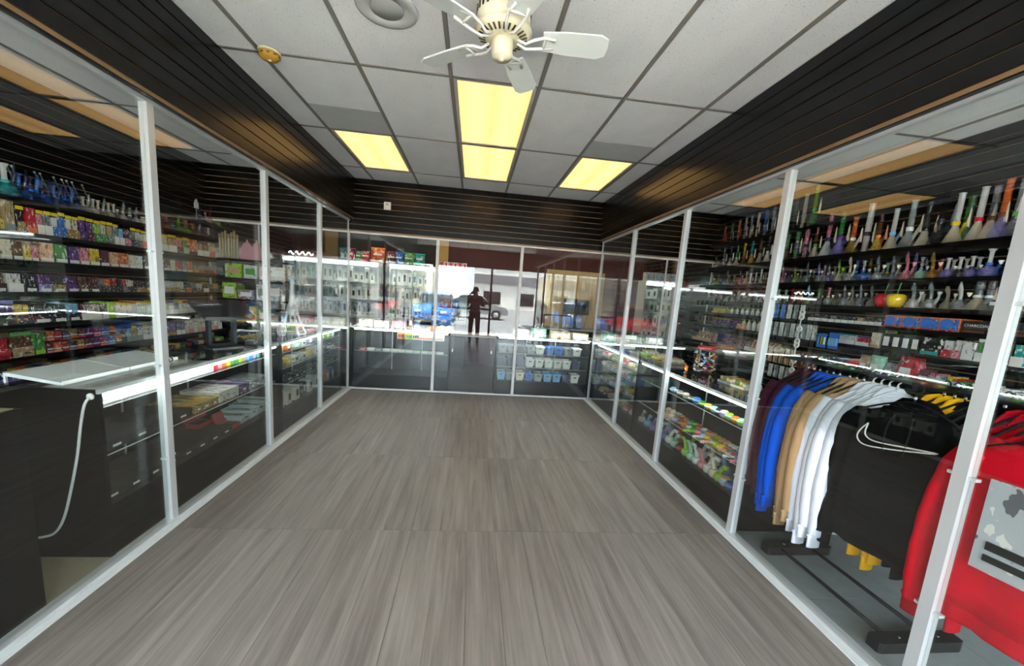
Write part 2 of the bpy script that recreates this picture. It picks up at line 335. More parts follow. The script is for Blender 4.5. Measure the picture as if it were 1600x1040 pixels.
# ------------------------------------------------------------------ ceiling fittings
FRM = pm('troffer_frame', 'b8b2a2', .4)
for n_, (k, r) in enumerate(sorted(LIGHTS)):
    x, y = cell(k, r)
    lab = {(2, 0): 'yellow lit fluorescent ceiling panel partly under the fan blades', (2, 1): 'yellow lit fluorescent ceiling panel in the middle row, end to end with another',
           (0, 1): 'yellow lit fluorescent ceiling panel beside the fascia over the boxed goods', (4, 1): 'yellow lit fluorescent ceiling panel beside the fascia over the clothes rack'}[(k, r)]
    t = thing('ceiling_light', lab, 'ceiling light', (x+.305, y+.61, ZC), group='fluorescent ceiling panels')
    fm = MB().box(-.29, -.265, -.595, .595, -.004, .05).box(.265, .29, -.595, .595, -.004, .05).box(-.265, .265, -.595, -.575, -.004, .05).box(-.265, .265, .575, .595, -.004, .05)
    ob('frame', fm.mesh('troffer_frame', FRM), t); bx('diffuser', TROF, (-.265, .265, -.575, .575, .004, .012), t)
# unseen panels added overhead to light the back room
for x in (-2.2, 0, 2.2):
    t = thing('ceiling_light', 'unseen ceiling panel added to light the back room', 'ceiling light', (x, 7.4, ZC), R(90), group='added back room ceiling panels')
    bx('frame', FRM, (-.3, .3, -.6, .6, .01, .06), t); bx('diffuser', emis('back_room_fill', (1, .86, .66, 1), 1.6), (-.27, .27, -.57, .57, .0, .009), t)
# fan
fan = thing('ceiling_fan', 'cream five blade ceiling fan with a vented round motor', 'ceiling fan', (.07, 2.12, ZC))
z = lambda v: v-ZC
def lat(name, prof, mat, par, n=24, smooth=True, c=(0, 0, 0)): return ob(name, MB().lathe(prof, n, c).mesh(name, mat, smooth), par)
lat('canopy', [(.075, 0), (.075, -.01), (.05, -.05), (.018, -.06)], CREAM, fan)
lat('downrod', [(.014, -.05), (.014, -.1)], CREAM, fan, 12)
mot = lat('motor_housing', [(.05, z(2.895)), (.105, z(2.88)), (.125, z(2.85)), (.128, z(2.80)), (.118, z(2.775)), (.10, z(2.77))], CREAM, fan, 28)
VENT = pm('vent_slot_brown', '4a3d26', .8)
for k in range(28):
    a = 2*math.pi*k/28; ob('vent_slot', cube(VENT), mot, (.1275*math.cos(a), .1275*math.sin(a), z(2.812)), (0, 0, a), (.004, .011, .03))
bell = lat('vented_collar', [(.10, z(2.772)), (.138, z(2.757)), (.12, z(2.735)), (.075, z(2.722)), (.05, z(2.72))], CREAM, fan, 28)
for k in range(28):
    a = 2*math.pi*k/28; ob('vent_slot', cube(VENT), bell, (.1*math.cos(a), .1*math.sin(a), z(2.7262)), (0, R(-16), a), (.034, .009, .002))
sw = lat('switch_cup', [(.05, z(2.725)), (.052, z(2.70)), (.05, z(2.655)), (.044, z(2.642)), (.012, z(2.638)), (.012, z(2.632))], CREAM, fan, 22)
BLADE = pm('pale_fan_blade', 'd5dad4', .4, var=.06, scale=6)
bl = MB().prism([(.19, -.05), (.30, -.062), (.46, -.066), (.50, -.045), (.505, 0), (.50, .045), (.46, .066), (.30, .062), (.19, .05)], -.004, .004).xf(Matrix.Rotation(R(-13), 4, 'X')).mesh('blade', BLADE)
ir = MB().tube([(.07, -.012, -.012), (.11, -.02, -.03), (.15, -.035, -.018), (.20, -.04, -.008), (.25, -.03, -.008)], .007, 6).tube([(.07, .012, -.012), (.11, .02, -.03), (.15, .035, -.018), (.20, .04, -.008), (.25, .03, -.008)], .007, 6).tube([(.2, -.04, -.008), (.2, .04, -.008)], .006, 6).mesh('blade_iron', pm('white_enamel', 'e6e6df', .3), True)
for k in range(5):
    a = R(69+72*k); b_ = ob('blade', bl, fan, (0, 0, z(2.735)), (0, 0, a)); ob('blade_iron', ir, b_)
# speaker, smoke detector, wall box
sp = thing('ceiling_speaker', 'round grey ceiling speaker with a darker round grille', 'speaker', (-.535, 2.42, ZC))
lat('trim_ring', [(.16, 0), (.158, -.008), (.14, -.012), (.09, -.010), (.085, -.002)], pm('speaker_grey', 'b9bab5', .6), sp, 36)
lat('grille', [(.088, -.004), (.085, -.009), (.01, -.013)], pm('speaker_grille', 'a3a4a1', .7, var=.3, scale=300), sp, 28)
sd = thing('smoke_detector', 'yellowed round smoke detector on the ceiling', 'smoke detector', (-1.387, 2.985, ZC-.006))
lat('base_plate', [(.066, 0), (.068, -.012), (.064, -.016)], pm('ivory_plastic', 'd9cfae', .5), sd)
AMB = pm('aged_yellow_plastic', 'b98a2e', .45, var=.15)
h_ = lat('cover', [(.063, -.016), (.06, -.034), (.046, -.05), (.02, -.054), (.001, -.054)], AMB, sd)
for k in range(10): a = 2*math.pi*k/10; ob('sensor_slot', cube(VENT), h_, (.0605*math.cos(a), .0605*math.sin(a), -.034), (0, 0, a), (.004, .018, .006))
lat('test_button', [(.012, -.053), (.012, -.058), (.001, -.059)], CREAM, sd, 12)
tb = thing('wall_sensor', 'small white sensor box on the black slatted end wall', 'sensor', (-1.257, YF-.012, 2.58))
bx('case', LABEL, (-.045, .045, -.03, 0, 0, .1), tb); bx('lens', pm('grey_lens', 'b5b8ba', .3), (-.02, .02, -.034, -.03, .055, .085), tb)

# ------------------------------------------------------------------ display cases
CASEH = .925
def case(label, loc, rz, L, shelves=(.45, .70), deck=.215, depth=.5, led=True, group='glass display cases'):
    t = thing('display_case', label, 'display case', loc, rz, group)       # local: length along +x, front at y = 0, back at y = depth
    bx('kick_panel', BLAM, (.02, L-.02, .012, .03, 0, deck), t); bx('deck', BLAM, (.02, L-.02, .03, depth-.02, deck-.02, deck), t)
    bx('end_panel', BLAM, (0, .02, 0, depth, 0, CASEH-.012), t); bx('end_panel', BLAM, (L-.02, L, 0, depth, 0, CASEH-.012), t)
    bx('back_panel', BLAM, (.02, L-.02, depth-.018, depth, 0, CASEH-.012), t)
    for i, zz in enumerate(shelves):
        s = bx('glass_shelf', GLC, (.021, L-.021, .03, depth-.06, zz-.008, zz), t)
        e = bx('shelf_edge', WMET, (.021, L-.021, .026, .0295, zz-.007, zz-.002), t)
    bx('front_glass', GLC, (.021, L-.021, .003, .008, deck, CASEH-.03), t)
    bx('top_glass', GLC, (0, L, 0, depth, CASEH-.008, CASEH), t)
    bx('top_rail', ALU, (.0, L, -.002, .012, CASEH-.03, CASEH-.009), t)
    for q in (.35, .68): bx('shelf_post', ALU, (L*q-.004, L*q+.004, depth-.075, depth-.065, deck, CASEH-.03), t)
    if led: bx('led_strip', LED, (.03, L-.03, .012, .026, CASEH-.05, CASEH-.032), t)
    return t
LX, RX = -1.832, 1.915                                    # case fronts
case('black based glass display case holding white boxes and red cases beside the white cord', (LX, 2.13, 0), R(90), 1.88, (.555, .815), deck=.285)
case('black based glass display case with yellow packs behind the glass wall near the corner', (LX, 4.06, 0), R(90), 1.83, (.47, .64, .80))
case('black based glass display case full of colourful hand pipes beside the clothes rack', (RX, 4.30, 0), R(-90), 1.86, (.45, .715))
case('black based glass display case with packets between the pipes case and the end glass', (RX, 5.92, 0), R(-90), 1.58, (.42, .62, .76))
nc = thing('plain_counter', 'plain solid black counter end beside the glass wall', 'counter', (LX-.005, .75, 0), R(90))
bx('body', BLAM, (0, 1.045, 0, .52, 0, .90), nc); bx('top', BLAM, (-.004, 1.049, -.004, .52, .90, .92), nc); bx('top_inlay', pm('worn_top', 'b7a98a', .4), (.02, 1.03, .02, .5, .92, .923), nc)
# cord
pts = [(-1.86, 2.121, .885)]+[tuple(ony(a, b_, 2.09)) for a, b_ in [(132, 632), (126, 665), (121, 710), (112, 760), (101, 806), (88, 830), (70, 838), (40, 840), (0, 831), (-60, 815)]]
def smooth(p, n=4):
    o = []; p = [Vector(q) for q in p]
    for i in range(len(p)-1):
        a, b, c, d = p[max(i-1, 0)], p[i], p[i+1], p[min(i+2, len(p)-1)]
        for k in range(n):
            t = k/n; o.append(.5*((2*b)+(c-a)*t+(2*a-5*b+4*c-d)*t*t+(3*b-a-3*c+d)*t**3))
    return o+[p[-1]]
cd = thing('power_cord', 'white power cord looping down the black end of the display case', 'cord', pts[0])
ob('cable', MB().tube([p-Vector(pts[0]) for p in smooth(pts)], .0062, 8).mesh('cable', pm('white_cable', 'e4e6e4', .45), True), cd)
lat('grommet', [(.017, 0), (.017, .006), (.011, .008)], LABEL, cd, 14).rotation_euler = (R(90), 0, 0)

# ------------------------------------------------------------------ wall shelves
SHB = pm('black_shelf', (.002, .002, .0022, 1), .45, spec=.15, var=.2)
def shelf(label, side, y0, y1, z, dep, group):
    t = thing('wall_shelf', label, 'shelf', (XL+.014 if side < 0 else XR-.014, y0, z), 0, group); s = -side
    a = sorted((0, s*dep)); bx('board', SHB, (a[0], a[1], 0, y1-y0, -.022, 0), t)
    lip = sorted((s*dep, s*(dep+.005))); bx('front_edge', SHB, (lip[0], lip[1], 0, y1-y0, -.026, .004), t)
    n = max(2, int((y1-y0)/.9))
    for k in range(n+1):
        y = .05+(y1-y0-.1)*k/n; b = sorted((0, s*dep*.75))
        bx('bracket', SHB, (b[0], b[1], y-.004, y+.004, -.05, -.022), t)
    return t
LSH = [1.98, 1.735, 1.526, 1.29, 1.045, .80, .56]
LN = ['top', 'second', 'third', 'fourth', 'fifth', 'sixth', 'lowest']
for n_, zz in zip(LN, LSH):
    what = {'top': 'holding blue and clear glass pipes', 'second': 'of yellow topped display cartons', 'third': 'of white tagged cartons', 'fourth': 'of two tier cartons',
            'fifth': 'of black and white cartons', 'sixth': 'of two tier can packs', 'lowest': 'half hidden behind the display case'}[n_]
    shelf(f'black wall shelf {what} on the wall of boxed goods', -1, 2.3, 5.88, zz-.004, .27, 'shelves on the wall of boxed goods')
shelf('short black shelf holding spatula and tall pipes above the wall of boxed goods', -1, 4.65, 5.88, 2.17, .20, 'shelves on the wall of boxed goods')
RSH = {'s0': 2.47, 's1': 2.135, 's2': 1.885, 's3': 1.66, 's4': 1.50, 's5': 1.315, 's6': 1.08, 's7': .80}
RL = {'s0': 'short highest black shelf of tall tube pipes on the pipe wall', 's1': 'long black shelf of beaker water pipes on the pipe wall', 's2': 'black shelf of small glass rigs on the pipe wall',
      's3': 'black shelf with cherry shaped pipes on the pipe wall', 's4': 'black shelf with red and blue boxes on the pipe wall', 's5': 'black shelf with white labelled black boxes on the pipe wall',
      's6': 'black shelf with bags and caps on the pipe wall behind the clothes', 's7': 'lowest black shelf on the pipe wall behind the clothes'}
for k, zz in RSH.items():
    shelf(RL[k], 1, 3.75 if k == 's0' else 1.6, 5.85 if k != 's7' else 4, zz-.004, .27 if k != 's0' else .2, 'shelves on the pipe wall')

# ------------------------------------------------------------------ boxed goods
def carton(rowname, zz, px0, px1, h, cols, style, xf=-3.385, side=-1, wall='goods shelf', dep=.17):
    """shelf carton: cols = body, lip, header; seen between two pixel columns of the photo"""
    y0, y1 = sorted((yat(px0, xf, zz+h*.4), yat(px1, xf, zz+h*.4))); g = min(.006, (y1-y0)*.06); y0 += g; y1 -= g; w = y1-y0
    b, l, hd = (cols+'WY')[:3] if len(cols) < 3 else cols[:3]
    hn = h*random.uniform(.95, 1.03)
    s = side                                              # depth runs to s*x
    def q(a, c): return tuple(sorted((s*a, s*c)))
    if style == 'b':
        lab = f'{cn(b)} carton with white tag on {rowname} {wall}' if l == 'W' else f'{cn(b)} and {cn(l)} carton on {rowname} {wall}'
        t = thing('product_carton', lab, 'carton', (xf, y0, zz), 0, f'{cn(b)} cartons on {rowname} {wall}')
        bx('carton', PRINT, (*q(.004, dep), 0, w, 0, hn), t, b)
        bx('front_label', LABEL if l == 'W' else PLAIN, (*q(0, .004), w*.04, w*.96, .004, hn*.22), t, l)
    elif style == 'n':
        lab = f'slim {cn(b)} pack with {cn(hd)} top on {rowname} {wall}'
        t = thing('slim_pack', lab, 'pack', (xf, y0, zz), 0, f'slim {cn(b)} packs on {rowname} {wall}')
        bx('pack', PRINT, (*q(.004, dep), 0, w, 0, hn*.86), t, b); bx('top_band', PLAIN, (*q(.004, dep), 0, w, hn*.86, hn), t, hd)
        bx('tray_front', PLAIN, (*q(0, .004), 0, w, 0, hn*.35), t, l)
    elif style == 'c':                                    # two tier can packs
        lab = f'two tier {cn(b)} can pack with white bands on {rowname} {wall}'
        t = thing('can_pack', lab, 'pack', (xf, y0, zz), 0, f'{cn(b)} can packs on {rowname} {wall}')
        for k in range(2):
            c = bx('can_row', PRINT, (*q(.004+.05*k, dep), 0, w, hn*.5*k+.003, hn*.5*(k+1)-.012), t, b)
            bx('white_band', LABEL, (*q(.002+.05*k, .004+.05*k), .002, w-.002, hn*.5*k+hn*.14, hn*.5*k+hn*.2), t)
            bx('tray_front', PLAIN, (*q(0+.05*k, .0038+.05*k), 0, w, hn*.5*k+.001, hn*.5*k+hn*.09), t, l)
    else:                                                  # open display tray with packs and a header
        lab = f'{cn(l)} tray of {cn(b)} packs' + (f' with {cn(hd)} header' if style == 'd' else '') + f' on {rowname} {wall}'
        t = thing('display_tray', lab, 'display tray', (xf, y0, zz), 0, f'{cn(b)} display trays on {rowname} {wall}')
        bx('tray_front', PRINT if l != 'W' else PLAIN, (*q(0, .005), 0, w, 0, hn*.40), t, l)
        bx('tray_base', PLAIN, (*q(.005, dep), 0, w, 0, .006), t, l)
        bx('tray_back', PLAIN, (*q(dep-.006, dep), 0, w, .006, hn*.9), t, b)
        n = max(1, min(4, round(w/.045)))
        for k in range(n): bx('pack', PRINT, (*q(.015, dep-.02), w*(k+.06)/n, w*(k+.94)/n, .006, hn*random.uniform(.80, .88)), t, b)
        if style == 'd': bx('header', PLAIN, (*q(.008, .013), 0, w, hn*.86, hn), t, hd)
        if style == 't': bx('price_tag', LABEL, (*q(-.003, 0), w*.15, w*.85, .006, hn*.18), t)
def fill(rowname, zz, a, b, step, h, cyc, style, **k):
    p = a; i = 0
    while p < b-step*.4:
        carton(rowname, zz, p, min(p+step, b), h*random.uniform(.92, 1.04), cyc[i % len(cyc)], style, **k); p += step; i += 1
Z2, Z3, Z4, Z5, Z6, Z7 = LSH[1:]
for a, b_, h, c, st in [(-22, -10, .2, 'FK', 'b'), (-9, 6, .2, 'GYY', 'd'), (8, 25, .205, 'TE', 'b'), (27, 41, .19, 'KZY', 'd'), (42, 58, .195, 'RO', 'b'), (59, 71, .19, 'PWY', 'd'), (71, 83, .19, 'EWY', 'd'),
        (83, 94, .19, 'WBY', 'd'), (94, 105, .19, 'BBY', 'd'), (105, 115, .19, 'WZY', 'd'), (115, 125, .19, 'CZY', 'd'), (125, 137, .19, 'UUY', 'd'), (137, 149, .19, 'UMY', 'd'), (149, 160, .19, 'LGY', 'd'), (160, 169, .19, 'CGY', 'd'),
        (169, 179, .19, 'TEY', 'd'), (179, 187, .19, 'EWY', 'd'), (187, 196, .17, 'SWY', 'o'), (196, 205, .18, 'MPY', 'o'), (206, 214, .18, 'EDY', 'd'), (214, 222, .18, 'WEY', 'd'), (222, 234, .18, 'COY', 'd'), (236, 248, .18, 'PRY', 'd'),
        (252, 264, .18, 'CWY', 'd'), (264, 277, .18, 'TWY', 'd'), (278, 287, .18, 'PMY', 'd'), (287, 296, .18, 'GIY', 'd'), (296, 309, .18, 'OD', 'b'), (309, 319, .17, 'TWY', 'o'), (319, 328, .17, 'FWY', 'o'), (328, 337, .17, 'HOY', 'o'), (337, 349, .16, 'CWY', 'o')]:
    carton('second', Z2, a, b_, h, c, st)
for a, b_, h, c in [(-25, -12, .135, 'P'), (-11, 1, .13, 'T'), (2, 20, .14, 'C'), (21, 37, .14, 'F'), (38, 50, .12, 'Y'), (50, 61, .12, 'P'), (63, 86, .145, 'H'), (87, 107, .145, 'G'), (108, 125, .145, 'U'), (126, 141, .14, 'P'),
        (141, 157, .14, 'Y'), (158, 172, .14, 'M'), (173, 186, .135, 'H'), (186, 202, .135, 'O'), (203, 213, .13, 'C'), (213, 224, .13, 'W'), (225, 236, .13, 'D'), (237, 248, .13, 'T'),
        (256, 267, .125, 'F'), (267, 275, .12, 'C'), (275, 285, .12, 'R'), (285, 293, .12, 'E'), (293, 302, .12, 'O')]:
    carton('third', Z3, a, b_, h, c+'W', 'b')
for a, c in zip(range(303, 352, 8), 'YPRRPA'): carton('third', Z3, a, a+8, .11, 'J'+c+c, 'o')
for a, b_, h, c, st in [(-30, -14, .16, 'NN', 't'), (-13, 12, .16, 'FM', 't'), (13, 38, .16, 'WW', 't'), (38, 60, .155, 'KK', 't'), (60, 83, .155, 'UV', 't'), (83, 104, .15, 'KZ', 't'), (104, 124, .15, 'UU', 't'), (124, 140, .15, 'FF', 't'), (140, 157, .15, 'MM', 't'),
        (158, 166, .14, 'ED', 'o'), (166, 176, .14, 'OD', 'o'), (176, 186, .14, 'RD', 'o'), (186, 193, .14, 'KD', 'o'), (193, 200, .14, 'RE', 'o'), (200, 212, .135, 'CD', 'o'), (213, 229, .13, 'KZ', 'o'), (229, 246, .13, 'DZ', 'o'),
        (259, 274, .13, 'WZ', 'o'), (274, 290, .13, 'CZ', 'o'), (291, 300, .13, 'KO', 'o'), (300, 309, .13, 'EK', 'o')]:
    carton('fourth', Z4, a, b_, h, c+'Y', st)
fill('fourth', Z4, 310, 354, 8.5, .13, ['WKY', 'KWY', 'EDY', 'YEY', 'KPY'], 'o')
for a, b_, h, c, st in [(-34, -16, .18, 'UK', 'o'), (-15, 26, .185, 'UDV', 'd'), (27, 50, .18, 'YD', 'o'), (51, 82, .175, 'KKY', 't'), (82, 107, .17, 'DK', 't'), (107, 127, .165, 'SK', 't'), (128, 160, .165, 'MWY', 't'), (161, 171, .16, 'KW', 't'), (171, 181, .16, 'LL', 'b')]:
    carton('fifth', Z5, a, b_, h, c+'Y' if len(c) < 3 else c, st)
fill('fifth', Z5, 182, 247, 8.1, .155, ['WWY', 'CWY', 'WWY', 'WWO'], 'n'); fill('fifth', Z5, 251, 345, 7.2, .145, ['WWY', 'CWO', 'WWB', 'EWY', 'WWW', 'CWR'], 'n')
for a, b_, c in [(-40, -21, 'U'), (-20, 18, 'R')]: carton('sixth', Z6, a, b_, .18, c+c, 'o')
carton('sixth', Z6, 19, 54, .19, 'FTG', 'd'); carton('sixth', Z6, 55, 72, .17, 'GL', 'b')
for a, c in zip(range(73, 189, 12), ['MP', 'OH', 'RR', 'NE', 'ZO', 'MQ', 'UM', 'QP', 'BS', 'OF']): carton('sixth', Z6, a, a+12, .175, c, 'c')
fill('sixth', Z6, 190, 247, 8.5, .165, ['EDN', 'SEN', 'TEY', 'WEB', 'WWY', 'WWE'], 'n'); carton('sixth', Z6, 262, 276, .16, 'UZ', 'b'); fill('sixth', Z6, 276, 290, 7, .15, ['NWU', 'UWM'], 'n')
fill('sixth', Z6, 290, 348, 6.4, .15, ['CHW', 'CPC', 'WCT'], 'n')
fill('lowest', Z7, 20, 255, 13, .15, ['NWB', 'CTY', 'YKZ', 'OFY', 'AWA'], 'o', dep=.15); fill('lowest', Z7, 258, 352, 9, .15, ['OZY', 'FOY', 'YTZ', 'GLY', 'RGY', 'NWB', 'WRA'], 'o', dep=.15)
# things at the end of the boxed goods shelves, by the cross glass
XE = -2.95
def ebox(px0, px1, py0, py1, y, c, lab, mat=PRINT, d=.12, name='stacked_carton', grp=None, deep=None):
    a = ony(px0, py1, y); b_ = ony(px1, py0, y)
    t = thing(name, lab, 'carton', (min(a.x, b_.x), y, min(a.z, b_.z)), 0, grp); w = abs(b_.x-a.x); h = abs(b_.z-a.z)
    bx('carton', mat, (0, w, 0, d, 0, h), t, c); bx('printed_front', PLAIN, (w*.12, w*.88, -.003, 0, h*.35, h*.8), t, deep or 'W'); return t
rk = thing('end_rack', 'grey end rack of stacked cartons against the end glass', 'rack', (-3.30, 5.62, 0))
for zz in (.55, .93, 1.23, 1.50, 1.74): bx('rack_shelf', SHB, (0, .85, 0, .3, zz-.02, zz), rk)
for xx in (0, .83): bx('rack_upright', SHB, (xx, xx+.02, .27, .3, 0, 1.9), rk)
def rbox(x, z, w, h, c, dc, lab):
    t = thing('stacked_carton', lab, 'carton', (x, 5.64, z), 0); bx('carton', PRINT, (0, w, 0, .2, 0, h), t, c); bx('front_label', PLAIN, (w*.15, w*.85, -.004, 0, h*.3, h*.75), t, dc)
for i, (x, zz, w, h, c, dc, lb) in enumerate([(-3.26, 1.23, .17, .2, 'L', 'W', 'lime green carton with white label on the end rack'), (-3.07, 1.23, .2, .12, 'E', 'W', 'low grey carton on the end rack below the lime carton'),
        (-2.84, 1.23, .1, .2, 'W', 'E', 'tall white carton on the end rack'), (-2.72, 1.23, .2, .22, 'E', 'W', 'grey carton with white label beside the tall white carton'),
        (-3.27, .93, .2, .2, 'Y', 'K', 'yellow carton with black print on the end rack'), (-3.05, .93, .2, .21, 'Y', 'W', 'yellow carton with white print on the end rack'), (-2.83, .93, .12, .18, 'G', 'W', 'green carton beside two yellow cartons on the end rack'),
        (-2.69, .93, .18, .14, 'E', 'K', 'grey carton with dark print on the end rack'), (-3.22, 1.5, .2, .18, 'L', 'T', 'lime green carton with tan label on the end rack'), (-2.99, 1.5, .16, .17, 'W', 'G', 'white carton with green print on the end rack'),
        (-2.8, 1.5, .12, .16, 'C', 'P', 'cream carton with pink print on the end rack'), (-2.66, 1.5, .18, .17, 'C', 'W', 'plain cream carton on the end rack'), (-3.2, .55, .3, .25, 'D', 'E', 'dark carton with grey label low on the end rack'), (-2.85, .55, .3, .22, 'N', 'W', 'navy carton with white label low on the end rack')]):
    rbox(x, zz, w, h, c, dc, lb)
for k in range(7):
    t = thing('incense_tube', 'upright slim beige paper tube on the end rack', 'tube', (-3.28+.035*k, 5.66, 1.74), 0, 'beige paper tubes on the end rack')
    lat('tube', [(.013, 0), (.013, .27+.02*(k % 3))], pm('beige_paper', 'cdbf9a', .7), t, 8); lat('cap', [(.0145, .25), (.0145, .30+.02*(k % 3)), (.004, .31+.02*(k % 3))], pm('beige_cap', 'a99563', .6), t, 8)
for k, (x, lb) in enumerate([(-2.96, 'pale pink pouch hanging flat at the end rack'), (-2.84, 'folded pale pink pouch hanging in front of another at the end rack')]):
    t = thing('pink_pouch', lb, 'pouch', (x, 5.66, 1.742), R(10-25*k))
    ob('pouch', MB().prism([(-.07, 0), (.07, .0), (.075, .15), (.02, .23), (-.03, .2), (-.07, .12)], -.012, .012).xf(Matrix.Rotation(R(90), 4, 'X')).mesh('pouch', pm('pink_fabric', 'd8a0a4', .9)), t)
    bx('hang_loop', pm('pink_fabric', 'd8a0a4', .9), (.0, .02, -.004, .004, .2, .25), t)

# ------------------------------------------------------------------ glass water pipes
PROTO = {}
def protos():
    P = PROTO
    P['beaker'] = [('beaker_base', MB().lathe([(.0, 0), (.95, 0), (1, .02), (.9, .05), (.34, .33), (.31, .36)], 14), 0, CGL), ('neck', MB().lathe([(.31, .36), (.30, .42), (.30, .985), (.38, .99), (.38, 1.0), (.27, 1.0)], 12), 1, CGL),
                   ('collar', MB().lathe([(.33, .37), (.38, .39), (.38, .43), (.33, .45)], 12), 2, GLOSS), ('downstem', MB().tube([(.3, 0, .14), (1.15, 0, .42)], .085, 8), 2, CGL), ('bowl', MB().tube([(1.1, 0, .40), (1.2, 0, .435), (1.34, 0, .49)], [.1, .12, .22], 8), 3, GLOSS)]
    P['tube'] = [('foot', MB().lathe([(0, 0), (1, 0), (1, .015), (.45, .035)], 14), 0, GLOSS), ('tube', MB().lathe([(.42, .03), (.42, .98), (.5, .985), (.5, 1.0), (.36, 1)], 12), 1, CGL), ('collar', MB().lathe([(.46, .36), (.5, .38), (.5, .42), (.46, .44)], 12), 2, GLOSS),
                 ('downstem', MB().tube([(.35, 0, .12), (1.0, 0, .33)], .09, 8), 2, CGL), ('bowl', MB().tube([(.97, 0, .32), (1.2, 0, .40)], [.1, .24], 8), 3, GLOSS)]
    P['rig'] = [('base', MB().lathe([(0, 0), (.95, 0), (1, .03), (.85, .1), (.8, .22), (.45, .36), (.28, .42)], 14), 0, CGL), ('neck', MB().tube([(0, 0, .4), (0, 0, .58), (-.06, 0, .75), (-.3, 0, .93), (-.42, 0, 1.0)], [.26, .24, .22, .2, .26], 10), 1, CGL),
                ('percolator', MB().lathe([(0, .06), (.4, .08), (.45, .16), (.2, .24), (0, .25)], 10), 2, GLOSS), ('joint', MB().tube([(.6, 0, .2), (1.05, 0, .42), (1.1, 0, .55)], [.14, .14, .18], 8), 2, CGL), ('bowl', MB().lathe([(.1, .55), (.3, .66), (.32, .72), (.2, .72)], 10, (1.1, 0, 0)), 3, GLOSS)]
    P['bulb'] = [('base', MB().lathe([(0, 0), (.7, 0), (.98, .08), (1, .2), (.8, .32), (.4, .4), (.27, .44)], 14), 0, CGL), ('neck', MB().lathe([(.27, .43), (.24, .6), (.24, .9), (.42, .97), (.44, 1), (.3, 1)], 12), 1, CGL),
                 ('collar', MB().lathe([(.3, .44), (.4, .47), (.3, .52)], 12), 2, GLOSS), ('joint', MB().tube([(.75, 0, .2), (1.25, 0, .45)], .12, 8), 2, CGL), ('bowl', MB().lathe([(.12, .44), (.32, .58), (.2, .58)], 10, (1.25, 0, 0)), 3, GLOSS)]
    for k in P: P[k] = [(n, m.mesh(n, mt, True), i, mt) for n, m, i, mt in P[k]]
protos()
NM = {'beaker': ('beaker_water_pipe', 'beaker water pipe'), 'tube': ('tube_water_pipe', 'tube water pipe'), 'rig': ('glass_rig', 'small glass rig'), 'bulb': ('bulb_water_pipe', 'bulb water pipe')}
def bong(kind, x, y, zz, h, r, cols, where, rz=-90):
    c = (cols*4)[:4] if len(cols) < 4 else cols
    nm, kd = NM[kind]
    lab = f'{cn(c[0])} {kd}' + (f' with {cn(c[1])} neck' if c[1] != c[0] else '') + (f' and {cn(c[2])} trim' if c[2] not in c[:2] and len((cn(c[0])+cn(c[1])+cn(c[2])).split()) < 3 else '') + f' on {where}'
    t = thing(nm, lab, 'water pipe', (x, y, zz), R(rz), f'{kd}s on {where}', (r, r, h))
    for n, me, i, mt in PROTO[kind]: ob(n, me, t, col=c[i])
XP = 3.52
def brow(zz, where, items, xb=XP):
    for i, (px, kind, h, r, cols) in enumerate(items):
        x_ = xb-(.04 if kind == 'beaker' and h > .3 else 0)+(.055 if i % 2 else -.045)*(h < .22)
        bong(kind, x_, yat(px, x_, zz+h*.2), zz, h, r*.88, cols, where)
brow(RSH['s0'], 'the highest pipe shelf', [(1131, 'tube', .26, .04, 'DRDR'), (1142, 'tube', .27, .04, 'DGDE'), (1153, 'tube', .29, .045, 'DODO'), (1163, 'tube', .30, .038, 'DJFC'), (1172, 'tube', .31, .038, 'JJEC'), (1182, 'tube', .32, .04, 'JCDC'),
     (1194, 'tube', .34, .045, 'DBEJ'), (1206, 'tube', .34, .04, 'FJEC'), (1218, 'bulb', .30, .05, 'DWKW'), (1240, 'tube', .36, .045, 'DEKC'), (1254, 'tube', .38, .05, 'ECED'), (1270, 'beaker', .42, .06, 'GLGC')], 3.55)
brow(RSH['s1'], 'the beaker shelf', [(1118, 'bulb', .15, .04, 'JEJC'), (1130, 'beaker', .28, .05, 'JEJC'), (1140, 'beaker', .28, .05, 'CNJC'), (1150, 'beaker', .28, .05, 'CGJC'), (1161, 'beaker', .29, .05, 'ZYRC'), (1173, 'beaker', .30, .055, 'YAOC'), (1186, 'beaker', .30, .055, 'CFJC'),
     (1198, 'beaker', .31, .055, 'CDJC'), (1210, 'beaker', .3, .055, 'CTJC'), (1228, 'beaker', .3, .055, 'ZGKC'), (1243, 'tube', .39, .06, 'WGUC'), (1257, 'tube', .37, .06, 'WPDC'), (1272, 'beaker', .32, .055, 'CFGC'), (1291, 'beaker', .42, .075, 'WPNC'), (1310, 'beaker', .42, .075, 'VGUC'),
     (1330, 'beaker', .34, .07, 'ZOWC'), (1352, 'tube', .44, .065, 'EWDC'), (1370, 'beaker', .32, .06, 'YFOH'), (1392, 'beaker', .34, .065, 'CWSC'), (1418, 'beaker', .38, .075, 'JJWC'), (1443, 'beaker', .34, .065, 'CDKC'), (1466, 'beaker', .44, .07, 'KKDE'), (1490, 'beaker', .36, .07, 'CWYC'),
     (1507, 'tube', .34, .06, 'DGEC'), (1525, 'beaker', .37, .07, 'CWRC'), (1545, 'beaker', .36, .07, 'CEFC'), (1562, 'beaker', .39, .07, 'VOFC'), (1585, 'beaker', .37, .07, 'EJGC'), (1606, 'beaker', .37, .07, 'SJGC')])
s2 = []
cyc = ['JCJC', 'ZTZC', 'CJLL', 'JCCJ', 'VEVJ', 'CCJZ', 'WWEC', 'WWJC', 'CWEC', 'TCZC', 'PPJP', 'VUEJ', 'LLYL', 'JJCE', 'JEJC', 'FJEC', 'JVJP', 'JJJC', 'VJVJ', 'JJJE', 'CLJL', 'CLJL']
